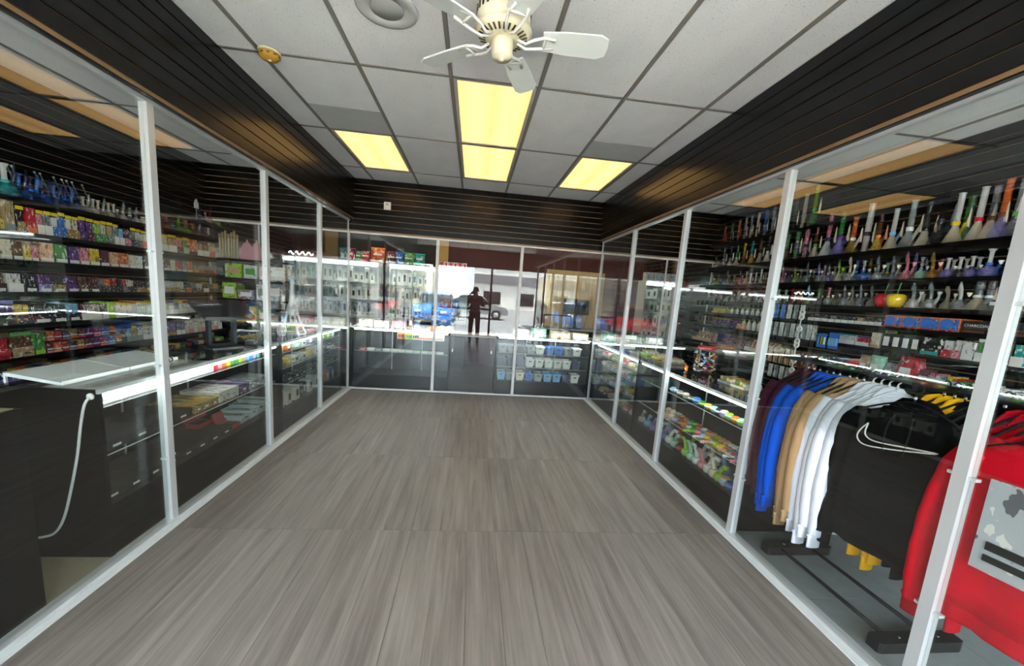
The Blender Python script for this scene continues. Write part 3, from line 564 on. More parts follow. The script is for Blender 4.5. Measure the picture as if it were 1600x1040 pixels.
for i, px in enumerate([1113, 1122, 1136, 1146, 1156, 1165, 1172, 1180, 1188, 1195, 1222, 1231, 1241, 1250, 1260, 1270, 1278, 1286, 1294, 1302, 1309, 1317]): s2.append((px, ['rig', 'bulb', 'rig', 'bulb'][i % 4] if i not in (6, 7, 8) else 'beaker', .14+.02*(i % 3), .038+.004*(i % 2), cyc[i]))
s2 += [(1326, 'rig', .21, .045, 'JCWC'), (1336, 'bulb', .2, .05, 'BBAB'), (1347, 'bulb', .18, .05, 'BJBJ'), (1358, 'rig', .18, .045, 'JZJC'), (1370, 'rig', .18, .05, 'JEJC'), (1384, 'bulb', .16, .045, 'JIYJ'), (1393, 'rig', .17, .045, 'NEJC'), (1403, 'bulb', .15, .04, 'JZCJ'), (1415, 'rig', .19, .05, 'PPPP'), (1428, 'rig', .19, .045, 'PVCP'),
       (1437, 'bulb', .17, .04, 'IJEJ'), (1445, 'rig', .15, .04, 'CJGJ'), (1455, 'rig', .17, .05, 'ZZOC'), (1468, 'bulb', .16, .04, 'TPJC'), (1478, 'bulb', .15, .045, 'VWVW'), (1486, 'bulb', .145, .042, 'JWPW'), (1497, 'bulb', .15, .045, 'DWJW'), (1506, 'bulb', .145, .042, 'CWJW'), (1516, 'bulb', .15, .045, 'VWNW'), (1526, 'bulb', .155, .045, 'NWJW'),
       (1543, 'bulb', .19, .055, 'VWBW'), (1573, 'bulb', .2, .065, 'NWNW'), (1586, 'bulb', .19, .06, 'BWSW'), (1602, 'rig', .2, .06, 'JWSW')]
brow(RSH['s2'], 'the small rig shelf', s2)
s3 = [(px, ['bulb', 'rig', 'tube'][i % 3], .13+.01*(i % 3), .036, ['JCJC', 'TJCC', 'JJEC', 'CFJC', 'CPTC', 'JCJJ'][i % 6]) for i, px in enumerate([1106, 1115, 1124, 1134, 1144, 1152, 1161, 1170, 1179, 1188])]
s3 += [(1215, 'tube', .16, .035, 'IIIC'), (1226, 'tube', .16, .035, 'CIJC'), (1237, 'tube', .165, .036, 'PRWC'), (1248, 'tube', .165, .036, 'GORY'), (1262, 'rig', .17, .045, 'TSLJ'), (1277, 'bulb', .17, .045, 'JLJC'), (1293, 'bulb', .17, .045, 'JPTC'), (1304, 'rig', .16, .045, 'TFJC'), (1318, 'rig', .17, .045, 'JEJC'), (1330, 'rig', .16, .045, 'CJEJ'), (1343, 'rig', .165, .045, 'JJEJ'), (1360, 'rig', .17, .045, 'CJJE'),
       (1425, 'rig', .18, .055, 'WJWJ'), (1440, 'bulb', .12, .04, 'JCEC'), (1452, 'rig', .18, .055, 'JJWJ'), (1478, 'rig', .17, .05, 'CCWC'), (1498, 'rig', .17, .05, 'JWKC'), (1526, 'beaker', .24, .085, 'CEWC'), (1544, 'beaker', .235, .08, 'EEWC'), (1563, 'beaker', .235, .08, 'TJWC'), (1583, 'beaker', .23, .075, 'CJCC')]
brow(RSH['s3'], 'the cherry pipe shelf', s3)
def cherry(px, c, lab):
    t = thing('cherry_pipe', lab, 'water pipe', (XP-.06, yat(px, XP-.06, 1.7), RSH['s3']), 0, 'cherry shaped pipes', (.062, .062, .11))
    lat('body', [(0, 0), (.6, 0), (.85, .2), (1.05, .6), (1.0, .88), (.7, 1), (.35, .95), (.1, .88)], GLOSS, t, 18).color = cc(c)
    ob('stem', MB().tube([(0, 0, .85), (0, -.05, 1.3), (0, -.18, 1.7), (0, -.3, 1.95)], [.09, .07, .07, .1], 8).mesh('stem', GLOSS, True), t, col='G')
    ob('carb_ring', MB().tube([(-.95, -.3+.2*math.cos(a*.7), .68+.13*math.sin(a*.7)) for a in range(10)], .06, 6).mesh('carb_ring', GLOSS, True), t, col=c)
cherry(1380, 'R', 'glossy red cherry shaped pipe with green stem'); cherry(1399, 'Y', 'glossy yellow cherry shaped pipe with green stem')
# pipes on the boxed goods wall
def lrow(zz, where, items, xb=-3.5):
    for px, kind, h, r, cols in items: bong(kind, xb, yat(px, xb, zz+h*.3), zz, h, r, cols, where, 180)
ZT = LSH[0]
lt = [(8, 'bulb', .24, .07, 'AWAJ')]+[(22+9*i, ['rig', 'bulb'][i % 2], .20-.004*i, .05, ['NNBN', 'NBNB', 'BNNN'][i % 3]) for i in range(12)]
lt += [(130+8*i, ['bulb', 'rig', 'bulb'][i % 3], .14, .042, ['JCTC', 'TJCC', 'CCEC'][i % 3]) for i in range(7)]+[(192, 'rig', .15, .045, 'CJWC'), (203, 'bulb', .14, .045, 'JJWC'), (212, 'rig', .14, .045, 'WJWC'), (223, 'bulb', .16, .05, 'CFCC'), (240, 'bulb', .16, .05, 'CPRC'),
       (260, 'bulb', .16, .06, 'OOUO'), (270, 'beaker', .16, .06, 'SNSU'), (279, 'bulb', .17, .06, 'LLGL'), (290, 'bulb', .16, .06, 'LOGY'), (301, 'bulb', .14, .05, 'FOFO'), (311, 'rig', .14, .05, 'OJFJ'), (320, 'bulb', .13, .05, 'EJUJ'), (331, 'rig', .13, .05, 'FEZC'), (339, 'bulb', .12, .05, 'KUKY')]
lrow(ZT, 'the top goods shelf', lt)
for k, px in enumerate([38, 46, 80, 88, 108, 120, 127, 135, 150]):
    y = yat(px, -3.55, 2.1); t = thing('glass_straw', 'thin clear glass straw leaning on the top goods shelf', 'glass straw', (-3.56, y, ZT), 0, 'thin glass straws on the top shelf')
    ob('straw', MB().tube([(0, 0, 0), (-.05, -.05, .25)], .005, 6).mesh('straw', CGL, True), t, col='J'); ob('tip', MB().tube([(-.05, -.05, .25), (-.053, -.053, .265)], [.005, .009], 6).mesh('tip', CGL, True), t, col='W')
lrow(2.174, 'the short goods shelf', [(312, 'tube', .19, .035, 'UDVJ'), (328, 'rig', .2, .05, 'PRWP'), (339, 'rig', .19, .05, 'LGIG')], -3.53)
t = thing('white_spatula', 'white flat blade spatula standing on the short shelf', 'spatula', (-3.53, yat(307, -3.53, 2.3), 2.174), R(90))
lat('handle', [(.03, 0), (.03, .01), (.008, .015), (.008, .16)], GLOSS, t, 10).color = cc('E')
ob('blade', MB().prism([(-.035, .15), (.035, .15), (.04, .2), (.012, .265), (-.01, .26), (-.04, .2)], -.004, .004).xf(Matrix.Rotation(R(90), 4, 'X')).mesh('blade', LABEL), t)

# ------------------------------------------------------------------ boxed goods on the pipe wall
RW = 'shelf of pipe wall'
kw = dict(xf=3.405, side=1, wall=RW)
Z_4, Z_5, Z_6, Z_7 = RSH['s4'], RSH['s5'], RSH['s6'], RSH['s7']
carton('boxed', Z_4, 1112, 1133, .07, 'YYG', 'd', **kw)
for px in range(1136, 1212, 8):
    t = thing('white_bottle', 'small white bottle with green cap on the pipe wall', 'bottle', (3.45, yat(px, 3.45, Z_4+.04), Z_4), 0, 'small white bottles on the boxed shelf')
    lat('bottle', [(0, 0), (.02, 0), (.021, .05), (.012, .06), (.01, .068)], LABEL, t, 10); lat('cap', [(.0125, .066), (.0125, .082), (.002, .083)], GLOSS, t, 10).color = cc('L')
fill('boxed', Z_4, 1262, 1381, 10.5, .075, ['KWY', 'DWL', 'KWO', 'EWP', 'KWQ', 'DWS', 'KWI', 'TWH'], 'o', dep=.12, **kw)
def discbox(px0, px1, lab, grp):
    y0, y1 = sorted((yat(px0, 3.405, Z_4+.04), yat(px1, 3.405, Z_4+.04))); w = y1-y0-.004
    t = thing('charcoal_box', lab, 'carton', (3.405, y0+.002, Z_4), 0, grp)
    bx('carton', PLAIN, (.004, .18, 0, w, 0, .095), t, 'O'); 
    ob('round_emblem', MB().lathe([(.042, 0), (.042, .003), (.001, .0032)], 20).mesh('round_emblem', PLAIN), t, (.004, w*.68, .05), (0, R(-90), 0), col='B')
    bx('blue_panel', PRINT, (.001, .004, w*.06, w*.34, .01, .085), t, 'B'); bx('lower_band', PRINT, (.0015, .004, w*.34, w*.99, .0, .012), t, 'R')
for a, b_ in ((1381, 1409), (1409, 1438), (1438, 1467), (1467, 1499)): discbox(a, b_, 'orange box with round blue emblem on pipe wall', 'orange boxes with blue emblems')
def lettering(txt, par, size, loc, rot, mat):
    cu = bpy.data.curves.new('lettering', 'FONT'); cu.body = txt; cu.size = size; cu.extrude = .0006; cu.align_x = 'CENTER'
    tmp = bpy.data.objects.new('tmp', cu); COL.objects.link(tmp); dg = bpy.context.evaluated_depsgraph_get()
    me = bpy.data.meshes.new_from_object(tmp.evaluated_get(dg)); bpy.data.objects.remove(tmp); me.materials.clear(); me.materials.append(mat)
    return ob('lettering', me, par, loc, rot)
for a, b_, lab in ((1501, 1541, 'black box with pale CHARCOAL lettering beside the orange boxes'), (1542, 1575, 'black box with pale lettering behind the glass post'), (1576, 1612, 'black box with red lettering at the shelf end')):
    y0, y1 = sorted((yat(a, 3.405, Z_4+.04), yat(b_, 3.405, Z_4+.04))); w = y1-y0-.004
    t = thing('charcoal_box', lab, 'carton', (3.405, y0+.002, Z_4), 0); bx('carton', PLAIN, (.002, .18, 0, w, 0, .085), t, 'K'); bx('lower_band', PLAIN, (.0, .002, w*.03, w*.97, .004, .022), t, 'F')
    if a == 1501: lettering('CHARCOAL', t, .026, (0, w*.38, .045), (R(90), 0, R(-90)), LABEL)
    else: lettering('CHARCOAL', t, .02, (0, w*.45, .03), (R(90), 0, R(-90)), pm('red_ink', 'b03030', .5) if a > 1560 else LABEL)
for a, b_, h, c, st in [(1112, 1140, .12, 'UNZ', 'd'), (1150, 1163, .07, 'HOO', 'b'), (1308, 1335, .09, 'WWA', 'd'), (1310, 1330, .05, 'RWR', 'n'), (1336, 1358, .085, 'RWU', 'd'), (1359, 1374, .13, 'CTY', 'b'), (1436, 1469, .125, 'KAV', 'b'),
        (1470, 1486, .15, 'WRW', 'o'), (1487, 1500, .15, 'WPR', 'o'), (1500, 1521, .13, 'WWP', 'b'), (1522, 1550, .16, 'GWW', 'd'), (1578, 1600, .16, 'AWG', 'o')]:
    if (a, b_) == (1310, 1330): continue
    carton('labelled', Z_5, a, b_, h, c, st, **kw)
for px in range(1162, 1192, 8):
    t = thing('white_bottle', 'tall white bottle with lime cap on the labelled shelf', 'bottle', (3.45, yat(px, 3.45, Z_5+.05), Z_5), 0, 'tall white bottles on the labelled shelf')
    lat('bottle', [(0, 0), (.022, 0), (.023, .09), (.012, .105), (.01, .11)], LABEL, t, 10); lat('cap', [(.0125, .108), (.0125, .125), (.002, .126)], GLOSS, t, 10).color = cc('L')
for k in range(4):
    a = 1376+15*k; y0, y1 = sorted((yat(a, 3.405, Z_5+.06), yat(a+15, 3.405, Z_5+.06))); w = y1-y0-.004
    t = thing('black_carton', 'black box with plain white label on pipe wall', 'carton', (3.405, y0, Z_5), 0, 'black boxes with white labels')
    bx('carton', PLAIN, (.003, .16, 0, w, 0, .13), t, 'K'); bx('white_label', LABEL, (0, .003, w*.2, w*.8, .03, .105), t)
t = thing('yellow_note', 'pale yellow price note on the pipe wall above the black boxes', 'note', (3.64, yat(1392, 3.64, 1.44), 1.41), 0)
bx('note', pm('pale_yellow_paper', 'd9d59a', .7), (0, .004, -.05, .05, 0, .075), t); bx('writing', pm('pencil', '8a8766', .8), (-.0005, 0, -.03, .03, .04, .055), t)
# caps, bags and packets on the lower shelf
def cap(px, c, lab):
    t = thing('folded_cap', lab, 'cap', (3.48, yat(px, 3.48, Z_6+.05), Z_6), R(-10))
    lat('crown', [(.085, 0), (.088, .03), (.07, .085), (.03, .11), (.002, .115)], FABRIC, t, 16).color = cc(c)
    ob('brim', MB().prism([(-.14, -.06), (-.16, 0), (-.14, .06), (-.07, .075), (-.07, -.075)], 0, .008).mesh('brim', FABRIC), t, col=c); bx('badge', LABEL, (-.09, -.075, -.02, .02, .03, .06), t)
cap(1318, 'N', 'navy blue cap with white badge on the bag shelf'); cap(1338, 'R', 'red cap with white badge on the bag shelf')
for a, b_, h, c in [(1262, 1284, .11, 'GD'), (1285, 1300, .11, 'NW'), (1301, 1312, .10, 'KF')]: carton('bag', Z_6, a, b_, h, c+'W', 'o', **kw)
def bag(px, zz, w, h, c, lab, x=3.46):
    t = thing('goods_bag', lab, 'bag', (x, yat(px, x, zz+h*.4), zz), R(-90)); n = 10; v = MB()
    v.lathe([(.3, 0), (.46, .06), (.5, .3), (.48, .7), (.42, .92), (.44, 1.0), (.3, .98)], 12); me = v.mesh('pouch', PRINT, True)
    ob('pouch', me, t, sc=(w, w*.5, h), col=c); bx('top_seal', PLAIN, (-w*.42, w*.42, -.006, .006, h*.93, h*1.06), t, c); bx('label', LABEL, (-w*.2, w*.2, -w*.256, -w*.247, h*.35, h*.6), t)
for px, w, h, c, lab in [(1352, .12, .15, 'T', 'rounded tan goods bag beside the red cap'), (1371, .15, .16, 'I', 'mint green goods bag on the bag shelf'), (1392, .13, .12, 'E', 'grey clear goods bag beside the mint bag'), (1422, .2, .19, 'R', 'large crumpled red goods bag on the bag shelf'), (1447, .14, .12, 'M', 'small maroon goods bag beside the large red bag')]:
    bag(px, Z_6, w, h, c, lab)
t = thing('mint_tray', 'long pale mint plastic tray on the bag shelf', 'tray', (3.40, yat(1502, 3.4, Z_6+.04), Z_6), 0)
wd = yat(1447, 3.4, Z_6+.04)-yat(1502, 3.4, Z_6+.04)
MINT = pm('mint_plastic', 'a9c9bb', .35)
bx('front', MINT, (0, .006, 0, wd, 0, .075), t); bx('base', MINT, (.006, .2, 0, wd, 0, .006), t); bx('back', MINT, (.194, .2, 0, wd, .006, .09), t)
for k, c in enumerate('GRYAWP'): bx('small_pack', PRINT, (.02, .15, wd*(k+.1)/6, wd*(k+.9)/6, .006, .085+.01*(k % 3)), t, c)
for a, b_, c in [(1512, 1536, 'RW'), (1556, 1578, 'GW'), (1580, 1602, 'UW')]: carton('bag', Z_6, a, b_, .1, 'W'+c[0]+'W', 'o', **kw)
# peg hung packs
def pegpack(x, y, zz, h, c, lab, grp, w=.05):
    t = thing('hanging_pack', lab, 'hanging pack', (x, y, zz), 0, grp)
    bx('peg', SILV, (0, XR-.016-x, -.002, .002, h+.004, h+.008), t); bx('card', PRINT, (-.002, .001, -w/2, w/2, 0, h+.016), t, c)
    ob('item', PEGI, t, (-.012, 0, h*.38), col='J' if c in 'WEJ' else c, sc=(1, 1, h/.1))
PEGI = MB().lathe([(0, -.03), (.012, -.028), (.016, -.01), (.009, .012), (.006, .03), (.009, .034)], 8).mesh('item', GLOSS, True)
for r_, (zz, h) in enumerate([(1.50, .13), (1.31, .13), (1.02, .15), (.86, .12)]):
    for k in range(9 if r_ else 6):
        px = 1203+(8.6*k if r_ else 10*k)
        if r_ == 2 and k < 9: c = 'TTTTTFFFF'[k]
        else: c = ['W', 'E', 'J', 'W', 'E'][(k+r_) % 5]
        if r_ == 0 and k in (1, 2): c = 'B'
        lab = f'{cn(c)} blister card hanging ' + ['under the tube pipes', 'in the middle silver row', 'in the wood pipe row', 'in the bottom silver row'][r_]
        pegpack(3.30, yat(px, 3.30, zz+.05), zz, h, c, lab, f'hanging cards row {["under the pipes", "silver", "wood pipe", "bottom"][r_]}', .058)
for a, lab in ((1284, 'blue hanging card of coloured lighters on the pipe wall'), (1302, 'tall blue hanging card beside the lighters on the pipe wall')):
    y = yat(a, 3.32, 1.33); t = thing('lighter_card', lab, 'hanging pack', (3.32, y, 1.255), 0)
    bx('card', PLAIN, (0, .003, -.05, .05, 0, .13 if a < 1290 else .15), t, 'B'); bx('peg', SILV, (0, XR-.334, -.002, .002, .13, .134), t)
    for k, c in enumerate('WGYFSB'): bx('lighter', GLOSS, (-.012, 0, -.042+.015*k, -.031+.015*k, .03, .1), t, c if a < 1290 else 'S')
# hanging string of glass skulls in front of the pegs
t = thing('glass_garland', 'white glass garland hanging in front of the pipe wall', 'garland', (3.24, yat(1246, 3.24, 1.3), .95))
pg = [(0, .0, z_) for z_ in (.02, .2, .42, .62, .80)]
bx('hook', SILV, (0, XR-.016-3.24, -.003, .003, .62, .628), t); ob('string', MB().tube([(0, 0, 0), (0, .005, .3), (.0, 0, .62)], .006, 6).mesh('string', WMET, True), t)
for z_ in (.04, .14, .30, .335, .46, .58, .62):
    ob('glass_ring', MB().tube([(0, .026*math.cos(a), z_+.026*math.sin(a)) for a in [k*math.pi/5 for k in range(11)]], .009, 6, cap=False).mesh('glass_ring', GLOSS, True), t, col='W')
lat('pendant', [(.0, -.03), (.02, -.02), (.02, .0), (.004, .012)], GLOSS, t, 10).color = cc('R')
# wooden pipe trays and jar display on the case
def ptray(x, y, zz, n, c, lab, L=.34):
    t = thing('pipe_tray', lab, 'tray', (x, y, zz), R(-90))
    bx('back_board', PLAIN, (0, L, .10, .11, 0, .13), t, c); bx('base', PLAIN, (0, L, 0, .1, 0, .012), t, c); bx('front_bar', PLAIN, (0, L, 0, .01, .012, .045), t, c)
    for k in range(n): ob('wood_pipe', WP, t, (L*(k+.5)/n, .05, .012), col='F' if c == 'T' else 'M')
WP = MB().tube([(0, 0, 0), (0, 0, .05), (0, .02, .09), (0, .045, .11)], [.011, .014, .007, .006], 8).mesh('wood_pipe', GLOSS, True)
for px, x, zz, n, c, lab in [(1082, 3.3, 1.10, 8, 'T', 'tan tray of wooden pipes beside the jar display'), (1122, 3.3, 1.08, 8, 'F', 'dark brown tray of wooden pipes'), (1163, 3.3, 1.084, 7, 'T', 'tan tray of wooden pipes behind the glass post')]:
    y = yat(px, x, zz+.06); ptray(x, y, 1.084 if zz else zz, n, c, lab, .5 if c == 'F' else .45)
t = thing('jar_display', 'clear drum display of small trinkets with a red top on the case', 'display', (2.24, yat(1103, 2.24, 1.08), CASEH))
lat('drum', [(.0, 0), (.10, 0), (.105, .02), (.105, .2), (.09, .23), (.06, .235)], GLC, t, 20)
lat('lid', [(.06, .232), (.085, .236), (.085, .262), (.01, .268)], GLOSS, t, 20).color = cc('R')
for k in range(36):
    a = 2.4*k; rr = .075+.012*(k % 2); ob('trinket', PEGI, t, (rr*math.cos(a), rr*math.sin(a), .03+.0048*k), (R(70), 0, a), (.8, .8, .6), col='WEORFCTPBJYW'[k % 12])
t = thing('orange_flower', 'small orange glass flower ornament on the case', 'ornament', (2.05, yat(1072, 2.05, .97), CASEH))
for k in range(5): a = 2*math.pi*k/5; ob('petal', MB().lathe([(0, -.01), (.016, 0), (0, .01)], 10).mesh('petal', GLOSS, True), t, (0, .022*math.cos(a), .045+.022*math.sin(a)), (0, R(90), 0), col='O')
lat('centre', [(.01, .03), (.012, .045), (.004, .055)], GLOSS, t, 10).color = cc('Y'); lat('stand', [(.02, 0), (.02, .004), (.004, .01), (.004, .04)], GLOSS, t, 10).color = cc('E')
# trays and packets on the pipes case top
for k, (px, c, lab) in enumerate([(1012, 'L', 'green packet tray on top of the packet case'), (1030, 'Y', 'yellow packet tray on top of the packet case'), (1048, 'T', 'tan packet tray on top of the pipes case'), (1140, 'E', 'grey packet tray on top of the pipes case'), (1160, 'C', 'cream packet tray on top of the pipes case')]):
    y = yat(px, 2.2, .95); t = thing('packet_tray', lab, 'tray', (2.15, y-.09, CASEH), 0)
    bx('tray', PLAIN, (0, .18, 0, .18, 0, .02), t, c)
    for q in range(4): bx('packet', PRINT, (.02, .16, .01+.043*q, .045+.043*q, .02, .045+.008*(q % 2)), t, 'WYGT'[q])

# ------------------------------------------------------------------ contents of the cases
HPB = MB().lathe([(0, 0), (.026, .002), (.038, .022), (.034, .045), (.024, .056), (.018, .05)], 12).mesh('bowl', GLOSS, True)
HPS = MB().tube([(.025, 0, .022), (.06, 0, .026), (.10, 0, .022)], [.018, .013, .015], 8).mesh('stem', GLOSS, True)
HPC = MB().tube([(.0, 0, .05), (.03, 0, .10), (.05, 0, .125), (.085, 0, .12)], [.016, .013, .013, .015], 8).mesh('bent_neck', GLOSS, True)
HPR = MB().tube([(.03*math.cos(a*.628), .03*math.sin(a*.628), .03) for a in range(11)], .012, 6).mesh('band', GLOSS, True)
def hpipe(x, y, zz, c, c2, kind, where, s=1.0, rz=0):
    nm = {'s': 'hand_pipe', 'b': 'bubbler_pipe', 'r': 'round_jar'}[kind]; kd = {'s': 'hand pipe', 'b': 'bent neck bubbler pipe', 'r': 'round silicone jar'}[kind]
    t = thing(nm, f'{cn(c)} {kd} with {cn(c2)} trim {where}', 'pipe' if kind != 'r' else 'jar', (x, y, zz), rz, f'{kd}s {where}', (s, s, s))
    ob('bowl', HPB, t, col=c)
    if kind != 'b': ob('band', HPR, t, col=c2)
    if kind == 's': ob('stem', HPS, t, col=c2)
    if kind == 'b': ob('bent_neck', HPC, t, col=c); ob('band', HPR, t, col=c2, sc=(.9, .9, .8))
rr = random.Random(3)
for px, c, c2 in [(1052, 'S', 'W'), (1063, 'E', 'C'), (1072, 'C', 'E'), (1081, 'D', 'C'), (1089, 'B', 'S'), (1098, 'G', 'L'), (1107, 'Y', 'W'), (1116, 'I', 'W'), (1124, 'N', 'W'), (1132, 'W', 'V'), (1140, 'L', 'I'), (1150, 'O', 'Y'), (1159, 'I', 'L')]:
    hpipe(1.99, yat(px, 1.99, .745), .715, c, c2, 'r' if px % 2 else 's', 'on top shelf of pipes case', .8+.2*rr.random(), R(rr.choice([-90, 180, -60])))
for i, px in enumerate(range(1042, 1165, 7)):
    c, c2 = [('H', 'C'), ('C', 'H'), ('E', 'J'), ('F', 'O'), ('O', 'Z'), ('I', 'A'), ('G', 'L'), ('P', 'R'), ('S', 'W'), ('Y', 'O'), ('T', 'H'), ('L', 'Y'), ('Y', 'H'), ('O', 'H'), ('E', 'W'), ('R', 'W'), ('B', 'S'), ('Q', 'P')][i % 18]
    for q, x in enumerate((1.985, 2.09)):
        if q: c, c2 = c2, c
        hpipe(x, yat(px+3*q, x, .48), .45, c, c2, 's', 'on middle shelf of pipes case', .8+.15*rr.random(), R(rr.choice([-90, 170, -45])))
for i, px in enumerate([1003, 1012, 1021, 1031, 1038, 1046, 1054, 1063, 1072, 1080, 1089, 1098, 1107, 1116, 1124, 1133, 1141]):
    c, c2 = [('J', 'E'), ('S', 'V'), ('V', 'W'), ('J', 'C'), ('V', 'N'), ('W', 'E'), ('I', 'V'), ('M', 'R'), ('L', 'R'), ('I', 'L'), ('W', 'I'), ('P', 'W'), ('W', 'Z'), ('C', 'W'), ('L', 'O'), ('H', 'S'), ('B', 'V')][i]
    x = 1.99; hpipe(x, yat(px, x, .26), .215, c, c2, 'b' if i not in (7, 15, 16) else 'r', 'on pipes case deck', 1.05+.2*rr.random(), R(rr.choice([-100, -80, 90])))
    if i % 2: hpipe(2.12, yat(px, 2.12, .26), .215, c2, c, 'b', 'at back of pipes case', 1.2, R(rr.choice([-100, 90])))
t = thing('clear_bowl', 'clear round glass bowl at the back of the pipes case deck', 'bowl', (2.26, yat(1115, 2.2, .3), .215)); lat('bowl', [(.05, 0), (.09, .03), (.11, .09), (.10, .13), (.095, .09), (.08, .04)], CGL, t, 18).color = cc('J'); lat('rim', [(.10, .128), (.108, .133), (.10, .138)], CGL, t, 18).color = cc('W')
# packet case on the right
for r_, zz in enumerate((.215, .42, .62, .76)):
    for i in range(7):
        y = 4.42+.2*i; c = ['WPK', 'WIR', 'WBP', 'WYR'][r_][i % 3]
        t = thing('packet_stack', f'{cn(c)} packet stack on {["the deck", "the low shelf", "the middle shelf", "the top shelf"][r_]} of packet case', 'packet stack', (1.965, y, zz), 0, f'packet stacks in the packet case row {["deck", "low", "middle", "top"][r_]}')
        bx('lower_packet', PRINT, (0, .12, 0, .14, 0, .03), t, c); bx('upper_packet', PRINT, (.01, .11, .01, .13, .03, .06), t, 'WRYG'[(i+r_) % 4]); bx('label', LABEL, (-.002, 0, .03, .11, .006, .024), t)
# left case 1
def lbox(y0, y1, zz, h, dep, c, lab, grp, x=-1.89, mat=PLAIN):
    t = thing('case_box', lab, 'box', (x, y0, zz), 0, grp)
    bx('box', mat, (-dep, 0, 0, y1-y0-.006, 0, h*.7), t, c); bx('lid', mat, (-dep-.002, .002, -.002, y1-y0-.004, h*.7, h), t, c); bx('front_label', LABEL if c not in 'W' else pm('grey_print', 'b9bdbe', .6), (.002, .004, (y1-y0)*.3, (y1-y0)*.6, h*.25, h*.5), t)
for k in range(6): lbox(2.17+.16*k, 2.17+.16*(k+1), .815, .075, .3, 'W', 'low white box on top shelf of cord case', 'white boxes on the top shelf of the cord case')
for k in range(14):
    y = 3.16+.055*k; c = 'RPOYGGLTSBVAKE'[k]
    t = thing('lighter_pack', f'{cn(c)} lighter pack on top shelf of cord case', 'lighter pack', (-1.91, y, .815), 0, 'lighter packs on the top shelf of the cord case'); bx('pack', GLOSS, (-.1, 0, 0, .045, 0, .03), t, c); bx('cap_row', GLOSS, (-.09, -.01, .005, .04, .03, .042), t, 'W')
for k in range(4): lbox(2.2+.17*k, 2.2+.17*(k+1), .555, .05, .32, 'K', 'low black tray box on middle shelf of cord case', 'black boxes on the middle shelf of the cord case')
for k in range(3): lbox(2.9+.09*k, 2.9+.09*(k+1), .555, .055, .30, 'Z', 'black and gold tray on middle shelf of cord case', 'gold trays on the middle shelf of the cord case', mat=PRINT)
for k in range(2): lbox(3.18+.13*k, 3.18+.13*(k+1), .555, .08, .28, 'W', 'white patterned box on middle shelf of cord case', 'white boxes on the middle shelf of the cord case', mat=PRINT)
lbox(3.45, 3.6, .555, .08, .28, 'U', 'purple box on the middle shelf of the cord case', None, mat=PRINT)
for k in range(4): lbox(3.61+.085*k, 3.61+.085*(k+1), .555, .07, .25, 'E', 'grey patterned box on middle shelf of cord case', 'grey boxes on the middle shelf of the cord case', mat=PRINT)
for k in range(8): lbox(2.17+.145*k, 2.17+.145*(k+1), .285, .045, .3, 'K', 'flat black case on the deck of cord case', 'flat black cases on the deck of the cord case')
def redcase(y, x, lab):
    t = thing('red_case', lab, 'case', (x, y, .285+.047*(x < -1.95)), 0)
    RC = pm('red_leatherette', 'b01824', .35); bx('base', RC, (-.1, 0, 0, .13, 0, .03), t); bx('inlay', DARK, (-.09, -.01, .01, .12, .03, .033), t)
    ob('open_lid', cube(RC), t, (-.112, .065, .025), (0, R(-25), 0), (.012, .13, .1))
    for k in range(3): bx('tool', SILV, (-.08, -.02, .025+.03*k, .035+.03*k, .033, .039), t)
redcase(3.335, -1.9, 'open red tool case in front on the deck of the cord case'); redcase(3.2, -2.06, 'open red tool case on a black case'); redcase(3.34, -2.06, 'open red tool case between the other red case and the clear bins')
BIN = pm('clear_bin_plastic', 'dcecee', .25, alpha=.8)
def basket(name, lab, grp, loc, rz, w, d, h, c, mat, fillc=None):
    t = thing(name, lab, 'basket', loc, rz, grp)
    k = .8; v = MB(); a, b = w/2, d/2; th = .006
    def wall(p, q, p2, q2, off):                           # slanted wall
        n = len(v.v); v.v += [(*p, 0), (*q, 0), (*q2, h), (*p2, h), (p[0]+off[0], p[1]+off[1], 0), (q[0]+off[0], q[1]+off[1], 0), (q2[0]+off[0], q2[1]+off[1], h), (p2[0]+off[0], p2[1]+off[1], h)]
        v.f += [tuple(n+i for i in f) for f in ((0, 1, 2, 3), (5, 4, 7, 6), (3, 2, 6, 7), (1, 0, 4, 5), (0, 3, 7, 4), (2, 1, 5, 6))]
    wall((-a*k, -b*k), (a*k, -b*k), (-a, -b), (a, -b), (0, th)); wall((a*k, b*k), (-a*k, b*k), (a, b), (-a, b), (0, -th)); wall((a*k, -b*k), (a*k, b*k), (a, -b), (a, b), (-th, 0)); wall((-a*k, b*k), (-a*k, -b*k), (-a, b), (-a, -b), (th, 0))
    v.box(-a*k, a*k, -b*k, b*k, 0, .004); ob('tub', v.mesh('tub', mat), t, col=c)
    ri = MB().box(-a-.006, a+.006, -b-.008, -b+.002, h-.012, h).box(-a-.006, a+.006, b-.002, b+.008, h-.012, h).box(-a-.008, -a, -b, b, h-.012, h).box(a, a+.008, -b, b, h-.012, h)
    ob('rim', ri.mesh('rim', mat), t, col=c); bx('handle_slot', DARK, (-w*.16, w*.16, -b-.0015+.002, -b+.004, h*.62, h*.74), t)
    if fillc:
        for q in range(5): bx('packet', PRINT, (-a*.7+q*a*.28, -a*.7+q*a*.28+a*.24, -b*.6, b*.6, .006, h*(.8+.12*(q % 2))), t, fillc[q % len(fillc)])
for k in range(4): basket('clear_bin', 'clear plastic bin on the deck of cord case', 'clear bins in the cord case', (-2.0, 3.52+.125*k, .285), R(90), .115, .24, .075+.012*k, 'J', BIN, 'JWE')
